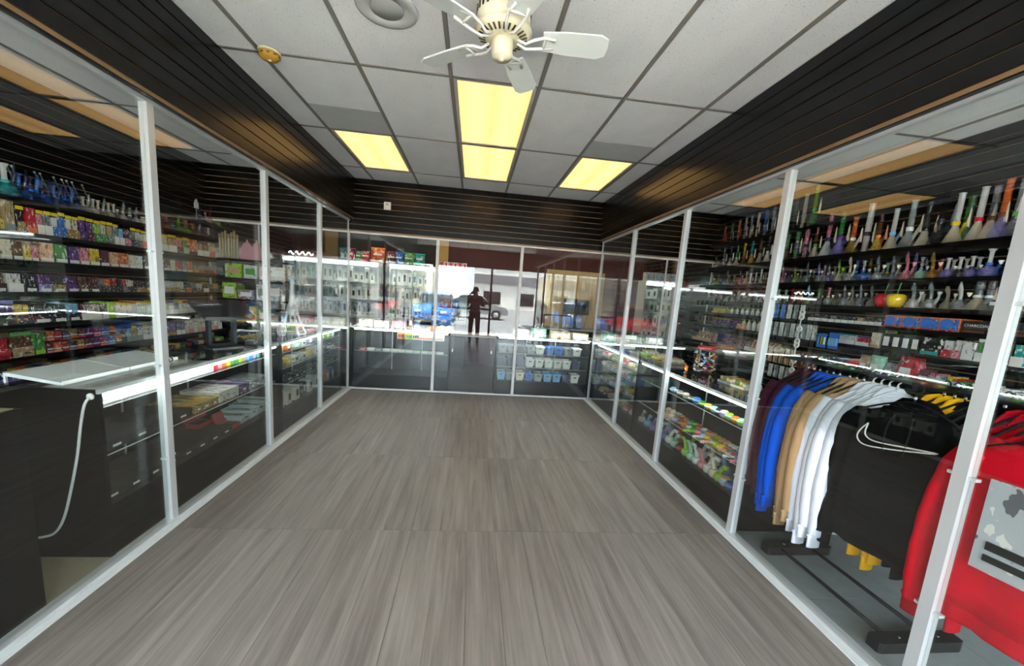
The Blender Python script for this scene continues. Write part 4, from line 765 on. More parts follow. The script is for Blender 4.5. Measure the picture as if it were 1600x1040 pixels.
# left case 2
for r_, zz in enumerate((.215, .47, .64, .80)):
    for k in range(9):
        y = 4.12+.19*k; c = ['WWWDWWEOB', 'KDKDKKDDK', 'EYWWYWEKK', 'YOIWVEGLI'][r_][k]
        nm = ['tall device box', 'flat device box', 'small device box', 'small colourful pack'][r_]
        h = [.15, .035, .07, .05][r_]
        t = thing('device_box', f'{cn(c)} {nm} on {["the deck", "the low shelf", "the middle shelf", "the top shelf"][r_]} of corner case', 'box', (-1.89, y, zz), 0, f'{nm}es in the corner case')
        bx('box', PRINT if c != 'W' or r_ else PLAIN, (-.12, 0, 0, .11, 0, h), t, c); bx('window', DARK if c in 'WEC' else LABEL, (0, .002, .03, .08, h*.3, h*.75), t)
# ------------------------------------------------------------------ on top of the left cases
def wtray(y, L, lab):
    t = thing('slanted_tray', lab, 'tray', (-2.02, y, CASEH), 0, 'white slanted acrylic trays'); WA = pm('white_acrylic', 'eef4f2', .3, var=.04)
    ob('sloped_plate', MB().prism([(0, 0), (0, .012), (-.24, .05), (-.26, .05), (-.26, .035), (-.02, .0)], 0, L).xf(Matrix.Translation((0, L, 0)) @ Matrix.Rotation(R(90), 4, 'X')).mesh('sloped_plate', WA), t)
    bx('front_stop', WA, (.0, .006, 0, L, 0, .02), t); bx('end_foot', WA, (-.26, -.25, 0, .01, 0, .035), t); bx('end_foot', WA, (-.26, -.25, L-.01, L, 0, .035), t)
for k in range(2): wtray(2.16+.40*k, .39, 'white slanted acrylic tray lying in a row on the cord case')
t = thing('black_cable', 'thin black cable lying over the white trays', 'cord', (-2.03, 2.9, CASEH)); ob('cable', MB().tube(smooth([(-.25, .15, .058), (-.12, .06, .04), (0, .0, .026), (.03, -.02, .008), (.06, -.1, .006)]), .004, 6).mesh('cable', BMET, True), t); lat('plug', [(.008, 0), (.008, .03)], BMET, t, 8).location = (.06, -.1, .0)
DG = pm('charcoal_plastic', '2c3134', .45); t = thing('pos_terminal', 'dark grey touch screen till on a framed stand', 'till', (-2.06, 3.52, CASEH), R(60))
bx('base', DG, (-.12, .12, -.1, .1, 0, .018), t)
st = MB().box(-.11, -.085, -.03, .01, .018, .26).box(.085, .11, -.03, .01, .018, .26).box(-.11, .11, -.03, .01, .23, .27).box(-.11, .11, -.03, .01, .018, .04); ob('stand_frame', st.mesh('stand_frame', DG), t)
sc_ = ob('screen_body', MB().box(-.19, .19, -.015, .015, -.13, .13).mesh('screen_body', DG), t, (0, -.03, .32), (R(-62), 0, 0)); bx('display', pm('till_display', '3b6c86', .15, coat=.5), (-.17, .17, .015, .017, -.11, .11), sc_)
bx('card_reader', DG, (.19, .22, -.03, .03, .30, .38), t)
t = thing('card_machine', 'small black card machine beside the till', 'card machine', (-2.0, 3.86, CASEH), R(20)); bx('body', BMET, (-.04, .04, -.08, .08, 0, .03), t); bx('screen', pm('lcd', '8fa39b', .2), (-.03, .03, .02, .07, .03, .032), t)
for k in range(9): bx('key', LABEL, (-.03+.022*(k % 3), -.014+.022*(k % 3), -.06+.024*(k//3), -.044+.024*(k//3), .03, .034), t)
t = thing('glass_tower', 'tall clear glass tower shaped water pipe on the corner case', 'water pipe', (-2.03, yat(457, -2.03, 1.1), CASEH))
GW = pm('pale_white_glass', 'dfe3ea', .1, alpha=.75, spec=.8)
for sx, sy in ((1, 1), (1, -1), (-1, 1), (-1, -1)): ob('tower_leg', MB().tube([(.10*sx, .10*sy, 0), (.065*sx, .065*sy, .1), (.045*sx, .045*sy, .2), (.03*sx, .03*sy, .32)], [.018, .016, .014, .012], 8).mesh('tower_leg', GW, True), t)
lat('lower_ring', [(.06, .10), (.085, .11), (.06, .125)], GW, t, 16); lat('middle_chamber', [(.04, .2), (.065, .23), (.065, .27), (.04, .3)], GW, t, 16)
lat('spire', [(.04, .3), (.032, .36), (.024, .5), (.022, .62), (.03, .64), (.02, .64)], GW, t, 14); lat('mouth_ring', [(.03, .6), (.045, .61), (.03, .625)], GLOSS, t, 14).color = cc('S'); lat('foot_plate', [(.13, 0), (.13, .008), (.02, .008)], GW, t, 20)
for k, (px, lab) in enumerate([(437, 'coil of clear glass tubing on the corner case beside the glass tower')]):
    y = yat(px, -2.03, .99); t = thing('glass_coil', lab, 'glass coil', (-2.03, y, CASEH)); 
    for q in range(3): ob('loop', MB().tube([(.0+.02*q, .05*math.cos(a*.5236), .055+.05*math.sin(a*.5236)) for a in range(13)], .007, 6).mesh('loop', GW, True), t)
for k, (y, c, w) in enumerate([(4.75, 'C', .2), (5.0, 'P', .22), (5.28, 'W', .2), (5.52, 'E', .16)]):
    t = thing('notepad_stack', f'{cn(c)} stack of papers on the corner case', 'papers', (-2.15, y, CASEH), 0); bx('lower_sheet', PLAIN, (0, .2, 0, w, 0, .015), t, c); bx('upper_sheet', PLAIN, (.01, .19, .008, w-.01, .015, .026), t, 'W')

# ------------------------------------------------------------------ clothes rack and sweatshirts
RKX = 2.20
t = thing('clothes_rack', 'black metal clothes rack with two floor bars', 'clothes rack', (RKX, 1.49, 0))
for y in (0, .72):
    ob('foot', MB().prism([(-.225, -.028), (-.205, -.036), (.205, -.036), (.225, -.028), (.225, .028), (.205, .036), (-.205, .036), (-.225, .028)], .001, .055).mesh('foot', BMET), t, (0, y, 0))
    ob('upright', MB().tube([(0, y, .05), (0, y, 1.25)], .015, 10).mesh('upright', BMET, True), t)
    for sx in (-.09, .12): lat('bolt', [(.008, .055), (.008, .058), (.001, .059)], SILV, t, 8).location = (sx, y, 0)
for sx in (-.13, .09): ob('floor_bar', MB().tube([(sx, .02, .04), (sx, .70, .04)], .011, 8).mesh('floor_bar', BMET, True), t)
for y in (.07, -.43): ob('face_out_arm', MB().tube([(0, y, 1.25), (-.225, y, 1.25), (-.235, y, 1.27)], .008, 8).mesh('face_out_arm', BMET, True), t)
ob('hanging_rail', MB().tube([(0, -.55, 1.25), (0, 1.08, 1.25)], .016, 10).mesh('hanging_rail', BMET, True), t)
HGm = {}
def hanger(y, mat, lab, grp, x=RKX, tilt=0):
    t = thing('clothes_hanger', lab, 'hanger', (x, y, 1.15), tilt, grp)
    if mat.name not in HGm:
        a = MB().tube(smooth([(0, 0, .035), (0, 0, .07), (.018, 0, .085), (.022, 0, .11), (0, 0, .123), (-.02, 0, .112)], 3), .0035, 6).mesh('hook', mat, True)
        b = MB().tube(smooth([(-.205, 0, -.05), (-.1, 0, .005), (0, 0, .035), (.1, 0, .005), (.205, 0, -.05)], 3), .0075, 6, .6).mesh('shoulder_bar', mat, True); HGm[mat.name] = (a, b)
    ob('hook', HGm[mat.name][0], t); ob('shoulder_bar', HGm[mat.name][1], t); bx('size_ring', LABEL if mat is BMET else PLAIN, (-.004, .004, -.004, .004, .052, .062), t, 'W')
def garment(seed, wide=1.0, long_=1.0, front=.05):
    """hoodie hung on a hanger: torso, sleeves, hood, hem and cuffs as separate parts; origin at the neck"""
    rg = random.Random(seed); ph = [rg.uniform(0, 6.28) for _ in range(4)]
    prof = [(-.005, .06, .028), (-.03, .10, .036), (-.055, .165, .042), (-.085, .215, .046), (-.125, .245, .05), (-.2, .25, .052), (-.33, .255, .055), (-.46, .262, .056), (-.58, .268, .056), (-.66, .262, .052)]
    n = 36; v = MB()
    def ringset(prof, fold):
        base = len(v.v)
        for z_, w, d in prof:
            t_ = min(1, max(0, (-z_-.1)/.5))
            for k in range(n):
                a = 2*math.pi*k/n; cx_, sx_ = math.cos(a), math.sin(a)
                ex = math.copysign(abs(cx_)**.75, cx_)*w*wide; ey = math.copysign(abs(sx_)**.8, sx_)*d
                f = fold*t_*(math.sin(ex*34+ph[0]+z_*3)*.5+math.sin(ex*61+ph[1]-z_*5)*.35+math.sin(z_*17+ex*9+ph[2])*.4)
                v.v.append((ex, ey+f*(1 if sx_ > 0 else 1), z_*long_))
        for i in range(len(prof)-1):
            for k in range(n): a = base+i*n+k; b = base+i*n+(k+1) % n; v.f.append((a, a+n, b+n, b))
        v.f.append(tuple(base+k for k in range(n))); e = base+(len(prof)-1)*n; v.f.append(tuple(e+k for k in reversed(range(n))))
    ringset(prof, .022); out = {'body': v}
    v = MB(); ringset([(-.655, .255, .046), (-.67, .242, .044), (-.715, .238, .044), (-.725, .235, .04)], .018); out['hem'] = v
    for s, nm in ((-1, 'sleeve_a'), (1, 'sleeve_b')):
        j = rg.uniform(-.015, .015)
        pts = smooth([(s*.20*wide, 0, -.085), (s*.255*wide, 0, -.16), (s*(.285*wide+j), -.008, -.30), (s*(.298*wide+j), -.012, -.47), (s*(.292*wide+j), -.018, -.64), (s*(.285*wide+j), -.02, -.735)], 4)
        rd = []
        for i, p in enumerate(pts):
            u = i/(len(pts)-1); rd.append((.075*(1-u)+.05*u)*(1+.035*math.sin(u*19+ph[3])+.03*math.sin(u*43+ph[1])))
        out[nm] = MB().tube([(p.x, p.y, p.z*long_) for p in pts], rd, 14, .55)
        out['cuff'+nm[-2:]] = MB().tube([(s*(.285*wide+j), -.02, -.73*long_), (s*(.284*wide+j), -.02, -.745*long_), (s*(.283*wide+j), -.02, -.80*long_)], [.042, .036, .035], 12, .6)
    hd = MB().lathe([(.0, -.03), (.07, -.02), (.105, .02), (.10, .07), (.06, .115), (.0, .125)], 16); hd.v = [(x*1.0, y*.42+.035, z*.9-.085) for x, y, z in hd.v]; out['hood'] = hd
    nk = MB().tube([(.085*math.cos(a*.3927), .04*math.sin(a*.3927)-.012, -.028-.012*math.cos(a*.3927)**2) for a in range(17)], .017, 8); out['collar_roll'] = nk
    return {k: m.mesh(k, FABRIC, True) for k, m in out.items()}
GAR = [garment(s, w_, l_) for s, w_, l_ in ((1, 1.0, 1.0), (2, .97, 1.04), (5, 1.03, .97))]
def hoodie(y, c, lab, grp, k=0, x=RKX, rz=0, g_=None, sc=1.0, name='hooded_sweatshirt'):
    t = thing(name, lab, 'sweatshirt', (x, y, 1.175), rz, grp, (sc, sc*(.55 if g_ is None else 1), sc))
    for n_, me in (g_ or GAR[k % 3]).items():
        ob({'sleeve_a': 'sleeve', 'sleeve_b': 'sleeve', 'cuff_a': 'cuff', 'cuff_b': 'cuff'}.get(n_, n_), me, t, col=c if isinstance(c, tuple) else hx(c))
    return t
WH = pm('white_plastic_hanger', 'e8ebec', .3)
SETS = [(2.375, 3, '451c2c', 'maroon', BMET), (2.235, 3, '1a4fb8', 'bright blue', BMET), (2.085, 3, 'a98a65', 'tan', BMET), (1.945, 4, 'd4d8e2', 'white', WH), (1.70, 3, 'f0b416', 'golden yellow', BMET)]
for y, n, c, nm, hm in SETS:
    for k in range(n):
        yy = y-.043*k; xo = .12 if c[0] == 'f' else 0; hoodie(yy, c, f'{nm} hooded sweatshirt hanging on the rack', f'{nm} sweatshirts on the rack', k, RKX+xo+random.uniform(-.006, .006), R(random.uniform(-5, 3)), None, {'d': 1.08, 'a': 1.06, 'f': 1.04, '1': 1.06}.get(c[0], .98))
        hanger(yy, hm, f'{"white" if hm is WH else "black"} plastic hanger holding a {nm} sweatshirt', f'hangers of the {nm} sweatshirts', RKX+xo)
gb = garment(9, .86, 1.0)
for k in range(3):
    yy = 1.575-.045*k; hoodie(yy, '0e0e0f', 'plain black hooded sweatshirt behind the printed black one', 'plain black sweatshirts on the rack', k, 2.34); hanger(yy, BMET, 'black plastic hanger holding a plain black sweatshirt', 'hangers of the black sweatshirts', 2.34)
bh = hoodie(1.56, '0d0d0e', 'black hooded sweatshirt with white outline chest emblem facing the shop', None, 0, 1.985, R(-78), gb, 1.02)
hanger(1.56, BMET, 'black plastic hanger holding the printed black sweatshirt', None, 1.99, R(-78))
def onchest(x, z_): return (x, -.07-.004*math.cos(x*9), z_)
sw_ = smooth([onchest(a*.78+.02, b*.85-.03) for a, b in [(-.165, -.10), (-.20, -.15), (-.208, -.19), (-.185, -.217), (-.14, -.222), (-.04, -.205), (.07, -.18), (.165, -.155), (.05, -.168), (-.06, -.183), (-.125, -.187), (-.16, -.175), (-.172, -.15), (-.165, -.10)]], 4)
ob('chest_emblem', MB().tube([tuple(p) for p in sw_], .0032, 6).mesh('chest_emblem', LABEL, True), bh)
for sx in (-.03, .035): ob('drawstring', MB().tube(smooth([(sx, -.05, -.05), (sx*1.3, -.07, -.12), (sx*1.1, -.073, -.22)]), .004, 6).mesh('drawstring', pm('black_cord', '1c1c1d', .9), True), bh)
gr = garment(14, .98, 1.0)
for k in range(4):
    yy = 1.42-.045*k; hoodie(yy, 'b40c1d', 'plain red hooded sweatshirt hanging behind the printed red one', 'plain red sweatshirts on the rack', k, 2.35, 0, None, 1.1); hanger(yy, BMET, 'black plastic hanger holding a plain red sweatshirt', 'hangers of the red sweatshirts', 2.35)
rh = hoodie(1.06, 'cc1126', 'red hooded sweatshirt with black and white photo print', None, 1, 1.99, R(-80), gr, 1.06); hanger(1.06, BMET, 'black plastic hanger holding the printed red sweatshirt', None, 1.995, R(-80))
pr = MB(); 
for i in range(7):
    for j in range(2): pr.v.append((-.13+.26*i/6, -.076-.003*math.cos((-.13+.26*i/6)*9), -.16-.32*j))
pr.f = [(i*2, i*2+1, i*2+3, i*2+2) for i in range(6)]
n0 = len(pr.v); pr.v += [(x, y+.004, z_) for x, y, z_ in pr.v]; pr.f += [(n0+i*2, n0+i*2+2, n0+i*2+3, n0+i*2+1) for i in range(6)]
PH = objmat('photo_print', .7, printed=True); ob('photo_print', pr.mesh('photo_print', PH), rh, col=hx('b8bcc0'))
for z_, h in ((-.40, .028), (-.44, .022)): bx('caption_bar', DARK, (-.1, .11, -.086, -.08, z_, z_+h), rh)

# ------------------------------------------------------------------ back room behind the cross glass
YC = 6.07
case('glass display case with price cards behind the cross glass', (-1.74, YC, 0), 0, 1.42, (.565,), group='back room cases')
case('glass display case behind the cross glass at the boxed goods end', (-3.45, YC, 0), 0, 1.68, (.565,), group='back room cases')
case('glass display case of white and blue baskets behind the cross glass', (.40, YC, 0), 0, 1.47, (.44, .66), group='back room cases')
case('glass display case of teal baskets behind the cross glass at the pipe wall end', (1.90, YC, 0), 0, 1.55, (.44, .66), group='back room cases')
fl = thing('counter_flap', 'pale lift up counter flap between the two back cases', 'counter flap', (-.31, 6.12, .86)); bx('board', pm('pale_board', 'c9cfd2', .35), (0, .70, 0, .42, 0, .025), fl)
for x in (.02, .62): bx('bracket', BMET, (x, x+.03, .02, .05, -.2, 0), fl); bx('bracket_foot', LABEL, (x+.004, x+.026, .022, .048, -.25, -.2), fl)
for r_, zz in enumerate((.215, .44, .66)):
    for k in range(10):
        x = .50+.148*k if k < 9 else None
        if x is None: continue
        c = [['S', 'E', 'C', 'B', 'J', 'S', 'S', 'N', 'W'], ['N', 'N', 'N', 'W', 'W', 'W', 'W', 'W', 'N'], ['E', 'E', 'D', 'E', 'W', 'B', 'B', 'E', 'W']][r_][k]
        basket('plastic_basket', f'{cn(c)} plastic basket on {["the deck", "the middle shelf", "the top shelf"][r_]} of basket case', f'baskets in the basket case row {["deck", "middle", "top"][r_]}', (x, YC+.17, zz), 0, .135, .2, .13 if r_ < 2 else .11, c, PLAIN, 'WTES' if r_ == 0 else None)
for r_, zz in enumerate((.215, .44)):
    for k in range(8):
        c = ['AESABNAE', 'WWIWSWIW'][r_][k]; basket('plastic_basket', f'{cn(c)} plastic basket on {["the deck", "the shelf"][r_]} of teal basket case', f'baskets in the teal basket case row {["deck", "shelf"][r_]}', (2.02+.18*k, YC+.17, zz), 0, .16, .2, .15, c, PLAIN, None)
for k in range(11):
    x = -1.66+.115*k; c = 'RWEWWWWIWWW'[k]
    t = thing('white_packet', f'{cn(c)} packet lying on the shelf of the price card case', 'packet', (x, YC+.06, .565), 0, 'packets on the shelf of the price card case'); bx('packet', PLAIN, (0, .105, 0, .1, 0, .03), t, c); bx('seal', LABEL, (.02, .085, -.001, .0, .006, .02), t)
for x, c, lab in [(-1.1, 'O', 'orange price card hanging in the price card case'), (-.98, 'L', 'lime price card hanging in the price card case'), (-.88, 'C', 'cream price card hanging in the price card case')]:
    t = thing('price_card', lab, 'price card', (x, YC+.035, CASEH-.16)); bx('card', PLAIN, (0, .11, 0, .003, 0, .115), t, c)
    for q in range(3): bx('print_bar', DARK, (.015+.03*q, .035+.03*q, -.0008, 0, .03, .07), t)
t = thing('long_card', 'long white card with orange lettering band in the price card case', 'price card', (-.82, YC+.035, CASEH-.16)); bx('card', LABEL, (0, .42, 0, .003, 0, .12), t); bx('orange_band', PLAIN, (.02, .4, -.001, 0, .02, .04), t, 'O')
# goods on the back cases
for k, (x, w, h, c, lab) in enumerate([(-1.68, .2, .1, 'C', 'cream carton on the price card case'), (-1.46, .22, .09, 'W', 'white carton on the price card case'), (-.95, .06, .17, 'F', 'brown slim carton on the price card case'), (-1.2, .2, .1, 'P', 'pale pink carton on the price card case'),
        (.05+.6, .24, .09, 'W', 'white carton on the basket case'), (.95, .22, .12, 'I', 'mint carton on the basket case'), (1.25, .3, .1, 'T', 'tan carton on the basket case'), (1.6, .25, .09, 'C', 'cream carton on the basket case'), (2.1, .2, .12, 'A', 'teal carton on the teal basket case'), (2.4, .3, .16, 'K', 'black carton on the teal basket case'), (2.8, .3, .13, 'E', 'grey carton on the teal basket case')]):
    t = thing('counter_carton', lab, 'carton', (x, YC+.12, CASEH)); bx('carton', PRINT, (0, w, 0, .16, 0, h), t, c); bx('front_label', LABEL, (w*.2, w*.8, -.002, 0, h*.3, h*.7), t)
t = thing('paper_cup', 'pale blue lidded paper cup on the price card case', 'cup', (-.82, YC+.1, CASEH)); lat('cup', [(0, 0), (.035, 0), (.048, .12)], GLOSS, t, 16).color = cc('S'); lat('lid', [(.05, .12), (.05, .132), (.04, .138), (0, .138)], LABEL, t, 16)
t = thing('taxi_display', 'blue and yellow counter display of candy tins on the price card case', 'display', (-.63, YC+.1, CASEH)); bx('yellow_tray', PLAIN, (0, .36, 0, .2, 0, .06), t, 'O'); bx('blue_riser', PRINT, (.01, .35, .06, .2, .06, .22), t, 'B'); bx('top_row', PRINT, (.02, .34, .12, .2, .22, .34), t, 'N')
for q in range(3): ob('round_tin', MB().lathe([(.03, 0), (.03, .01), (0, .011)], 14).mesh('round_tin', SILV), t, (.07+.11*q, 0, .05), (R(90), 0, 0))
# wall cabinets with lit tops
def cabinet(x0, x1, y, lab, rows, short, z0=.98, z1=1.9):
    t = thing('wall_cabinet', lab, 'cabinet', (x0, y, 0), 0, 'white lit cabinets in the back room'); w = x1-x0
    bx('base_unit', BLAM, (0, w, 0, .4, 0, .9), t); bx('worktop', pm('pale_worktop', 'aeb4b3', .4), (-.01, w+.01, -.02, .4, .9, .925), t); bx('back', WMET, (0, w, .36, .38, .925, z1), t)
    for xx in (0, w-.02): bx('side', WMET, (xx, xx+.02, .05, .36, .925, z1), t)
    for k in range(rows+1): bx('shelf', WMET, (.02, w-.02, .06, .36, .93+(z1-.95)*k/rows, .945+(z1-.95)*k/rows), t)
    dl = w/2
    for k in range(2):
        d = ob('sliding_door', MB().box(0, .012, 0, .01, 0, z1-.96).box(dl-.012, dl, 0, .01, 0, z1-.96).box(0, dl, 0, .01, 0, .012).box(0, dl, 0, .01, z1-.972, z1-.96).mesh('sliding_door', WMET), t, (dl*k, .04-.011*k, .945))
        bx('door_glass', GLC, (.012, dl-.012, .003, .007, .012, z1-.972), d)
    bx('top_sign', WMET, (0, w, .03, .38, z1, z1+.06), t); bx('led_strip', LED, (.02, w-.02, .014, .028, z1-.005, z1+.018), t)
    rg = random.Random(int(x0*10))
    for k in range(rows):
        zb = .945+(z1-.95)*k/rows; xx = .05
        while xx < w-.16:
            ww = rg.uniform(.06, .11); c = rg.choice('WWWEKWWIWCEW' if short != 'gap side' else 'OYPRBWTGHE'); hh = (z1-.95)/rows*rg.uniform(.55, .9)
            q = thing('boxed_device', f'{cn(c)} boxed device on {["the bottom", "the middle", "the upper", "the top"][k]} shelf of the {short} cabinet', 'box', (x0+xx, y+.10, zb), 0, f'boxed devices in the {short} cabinet')
            bx('box', PRINT if c in 'EKDIC' else PLAIN, (0, ww, 0, .15, 0, hh), q, c); bx('picture', DARK if c in 'WCIE' else LABEL, (ww*.3, ww*.7, -.002, 0, hh*.25, hh*.7), q); xx += ww+.006
YCB = 7.95
cabinet(-3.55, -2.95, YCB, 'white glass fronted cabinet in the corner beyond the boxed goods', 3, 'corner')
cabinet(-2.9, -1.82, YCB, 'white glass fronted cabinet under the purple boxes', 3, 'purple box')
cabinet(-1.62, -.75, YCB, 'white glass fronted cabinet under the snack bags', 3, 'snack bag')
cabinet(-.70, -.12, YCB, 'white glass fronted cabinet nearest the middle gap', 4, 'gap side')
cabinet(2.95, 3.6, 6.75, 'white glass fronted cabinet beyond the pipe wall', 4, 'pipe side')
# signs and snacks on the cabinets
t = thing('script_sign', 'glowing white script sign over the corner cabinet', 'sign', (-3.45, YCB, 1.962)); bx('board', BLAM, (0, .5, 0, .03, 0, .12), t)
ob('script', MB().tube(smooth([(.03+.036*k, -.008, .055+.03*math.sin(k*2.1)) for k in range(13)], 4), .006, 6).mesh('script', LED, True), t)
def snack(px, py0, py1, w, c, lab):
    x = xat(px, YCB+.15, 2.05); h = .24*(py1-py0)/16
    t = thing('snack_bag', lab, 'snack bag', (x, YCB+.15, 1.96), R(random.uniform(-8, 8)), 'snack bags on the cabinets')
    v = MB(); rows = [(0, .9, .01), (.04, .92, .05), (.35, 1, .075), (.65, 1, .07), (.92, .97, .03), (1, 1, .004)]
    for z_, ww, d in rows:
        for k in range(12): a = 2*math.pi*k/12; v.v.append((w/2*ww*math.copysign(abs(math.cos(a))**.6, math.cos(a)), d*math.sin(a), z_*h))
    for i in range(5):
        for k in range(12): a = i*12+k; b = i*12+(k+1) % 12; v.f.append((a, b, b+12, a+12))
    v.f += [tuple(reversed(range(12))), tuple(range(60, 72))]
    ob('bag', v.mesh('bag', PRINT, True), t, col=c); bx('top_seal', PLAIN, (-w/2, w/2, -.004, .004, h*.97, h*1.06), t, c); bx('name_band', LABEL, (-w*.3, w*.3, -.081, -.076, h*.5, h*.62), t)
for px, a, b, w, c, lab in [(549, 389, 404, .16, 'R', 'bright red snack bag at the row end'), (562, 392, 404, .13, 'G', 'small green snack bag beside the red bags'), (572, 391, 404, .15, 'R', 'short red snack bag beside a small green bag'), (591, 386, 404, .26, 'O', 'big orange red snack bag in the middle of the row'),
        (612, 390, 405, .2, 'M', 'maroon snack bag beside the blue bag'), (624, 390, 405, .17, 'B', 'blue snack bag beside the green bag'), (640, 390, 405, .22, 'G', 'wide dark green snack bag'), (656, 393, 408, .19, 'A', 'teal snack bag at the gap end of the row')]:
    snack(px, a, b, w, c, lab)
for k in range(5):
    t = thing('tall_box', 'tall purple and white box on the cabinet', 'box', (-2.55+.1*k, YCB+.1, 1.96), 0, 'purple boxes on the cabinet'); bx('box', PRINT, (0, .095, 0, .15, 0, .22-.04*(k > 2)), t, 'N' if k < 3 else 'E'); bx('label', LABEL, (.02, .075, -.002, 0, .04, .12), t)
for k in range(6):
    t = thing('paper_roll_box', 'slim red and white box on the cabinet nearest the gap', 'box', (-.69+.09*k, YCB+.1, 1.96), 0, 'red and white boxes on the cabinet'); bx('box', PRINT, (0, .08, 0, .15, 0, .12), t, 'W' if k % 2 else 'P'); bx('stripe', PLAIN, (.02, .06, -.002, 0, .02, .1), t, 'R')
for k in range(4):
    t = thing('paper_roll_box', 'white box on the cabinet beyond the pipe wall', 'box', (2.97+.15*k, 6.85, 1.96), 0, 'white boxes beyond the pipe wall'); bx('box', PRINT, (0, .13, 0, .15, 0, .14), t, 'W'); bx('stripe', PLAIN, (.02, .06, -.002, 0, .02, .1), t, 'S')
# beige panel, monitor and frame
t = thing('beige_wall_panel', 'beige fluted panel leaning on the back wall', 'panel', (1.52, YB-.04, .935)); BEI = pm('beige_board', 'c9b07c', .7, var=.1)
for k in range(15): bx('fluted_strip', BEI, (.085*k, .085*k+.08, 0, .03, 0, 1.2), t)
t = thing('monitor', 'black flat monitor in front of the beige panel', 'monitor', (2.16, YB-.3, .93)); bx('screen', BMET, (-.27, .27, 0, .03, .30, .62), t); bx('panel', pm('dark_screen', '16211f', .12), (-.255, .255, -.002, 0, .315, .605), t); bx('neck', BMET, (-.03, .03, .01, .03, .02, .30), t); bx('foot', BMET, (-.12, .12, -.08, .1, 0, .02), t)
t = thing('back_counter', 'long black counter along the back wall under the monitor', 'counter', (1.42, YB-.5, 0)); bx('body', BLAM, (0, 1.4, 0, .46, 0, .9), t); bx('top', pm('pale_worktop', 'aeb4b3', .4), (-.02, 1.42, -.02, .455, .9, .93), t)
t = thing('display_stand', 'bent black tube display stand on the back counter', 'stand', (1.78, YB-.4, .93)); ob('frame', MB().tube(smooth([(-.3, 0, 0), (-.3, 0, .22), (-.28, 0, .26), (.2, 0, .26), (.26, 0, .22), (.26, 0, 0)], 4), .012, 8).mesh('frame', BMET, True), t); bx('foot_bar', BMET, (-.32, .28, -.06, .06, 0, .008), t)

# ------------------------------------------------------------------ storefront and the street (seen mirrored in the cross glass)
RED = pm('dark_red_brick', '5a1710', .75, var=.25, scale=14)
wf = struct('wall_front', 'dark red brick wall above the shop front windows', 'wall', pm('mortar', '35120e', .9), (XL-.1, XR+.1, YS-.16, YS-.03, 2.43, 3.03))
for r_ in range(5):
    k = 0; x = XL-(.2 if r_ % 2 else 0)
    while x < XR:
        bx('brick', RED, (max(XL, x+.004), min(XR, x+.396), YS-.03, YS-.012, 2.436+.116*r_, 2.436+.116*r_+.108), wf); x += .4
sf = struct('window_4', 'shop front window with dark brown mullions', 'window'); MUL = pm('dark_brown_frame', '1d1210', .45)
mxs = [-3.6, -1.37, .59, 2.55, 3.62]
for i, x in enumerate(mxs):
    bx('mullion', MUL, (x-.035, x+.035, YS-.13, YS-.05, 0, 2.43), sf)
    if i < 4: bx('pane', GLF, (x+.036, mxs[i+1]-.036, YS-.095, YS-.087, .08, 2.37), sf); bx('sill_bar', MUL, (x+.035, mxs[i+1]-.035, YS-.12, YS-.06, 0, .08), sf); bx('head_bar', MUL, (x+.035, mxs[i+1]-.035, YS-.12, YS-.06, 2.37, 2.43), sf)
bx('door_rail', MUL, (-1.33, .55, YS-.12, YS-.06, .95, 1.03), sf)
tag(ob('pavement', MB().box(-9, 9, -4.2, YS-.14, -.14, -.02).mesh('pavement', pm('concrete_pavement', 'c4c1b8', .9, var=.1, scale=4))), 'pale concrete pavement outside the shop front', 'pavement', kind='structure')
tag(ob('parking_lot', MB().box(-45, 45, -60, -4.2, -.3, -.16).mesh('parking_lot', pm('asphalt', '76777a', .9, var=.15, scale=6))), 'grey asphalt parking lot outside the shop', 'parking lot', kind='structure')
for k in range(9):
    t = tag(ob('bay_line', MB().box(-.05, .05, -2.4, 2.4, 0, .004).mesh('bay_line', LABEL), None, (-11+2.75*k, -10.5, -.16)), 'painted white parking bay line on the asphalt', 'road marking', 'parking bay lines')
TYRE = pm('tyre_rubber', '141414', .8); CG = pm('car_window', '11161b', .08)
def car(x, y, rz, c, lab):
    t = thing('parked_car', lab, 'car', (x, y, -.16), rz)
    body = [(-2.2, .35), (-2.22, .62), (-2.1, .82), (-1.3, .95), (1.15, .95), (2.05, .84), (2.22, .6), (2.2, .32)]
    ob('body', MB().prism([(a, b) for a, b in reversed(body)], -.88, .88).xf(Matrix.Rotation(R(90), 4, 'X')).mesh('body', GLOSS), t, col=c)
    ob('cabin', MB().prism([(a, b) for a, b in [(1.05, .94), (.45, 1.46), (-.95, 1.48), (-1.75, .94)]], -.76, .76).xf(Matrix.Rotation(R(90), 4, 'X')).mesh('cabin', CG), t)
    ob('roof', MB().prism([(.42, 1.455), (.36, 1.5), (-.86, 1.52), (-.96, 1.475)], -.72, .72).xf(Matrix.Rotation(R(90), 4, 'X')).mesh('roof', GLOSS), t, col=c)
    for sx in (-1.4, 1.4):
        for sy in (-.8, .8):
            w = ob('wheel', MB().lathe([(.1, -.1), (.31, -.1), (.33, -.06), (.33, .06), (.31, .1), (.1, .1)], 18).mesh('wheel', TYRE), t, (sx, sy, .33), (R(90), 0, 0)); lat('hub', [(.18, -.105), (.18, .105)], SILV, w, 12)
    for sy in (-.6, .6): bx('head_lamp', LABEL, (2.16, 2.225, sy-.15, sy+.15, .62, .74), t); bx('tail_lamp', GLOSS, (-2.225, -2.16, sy-.15, sy+.15, .65, .78), t, 'R')
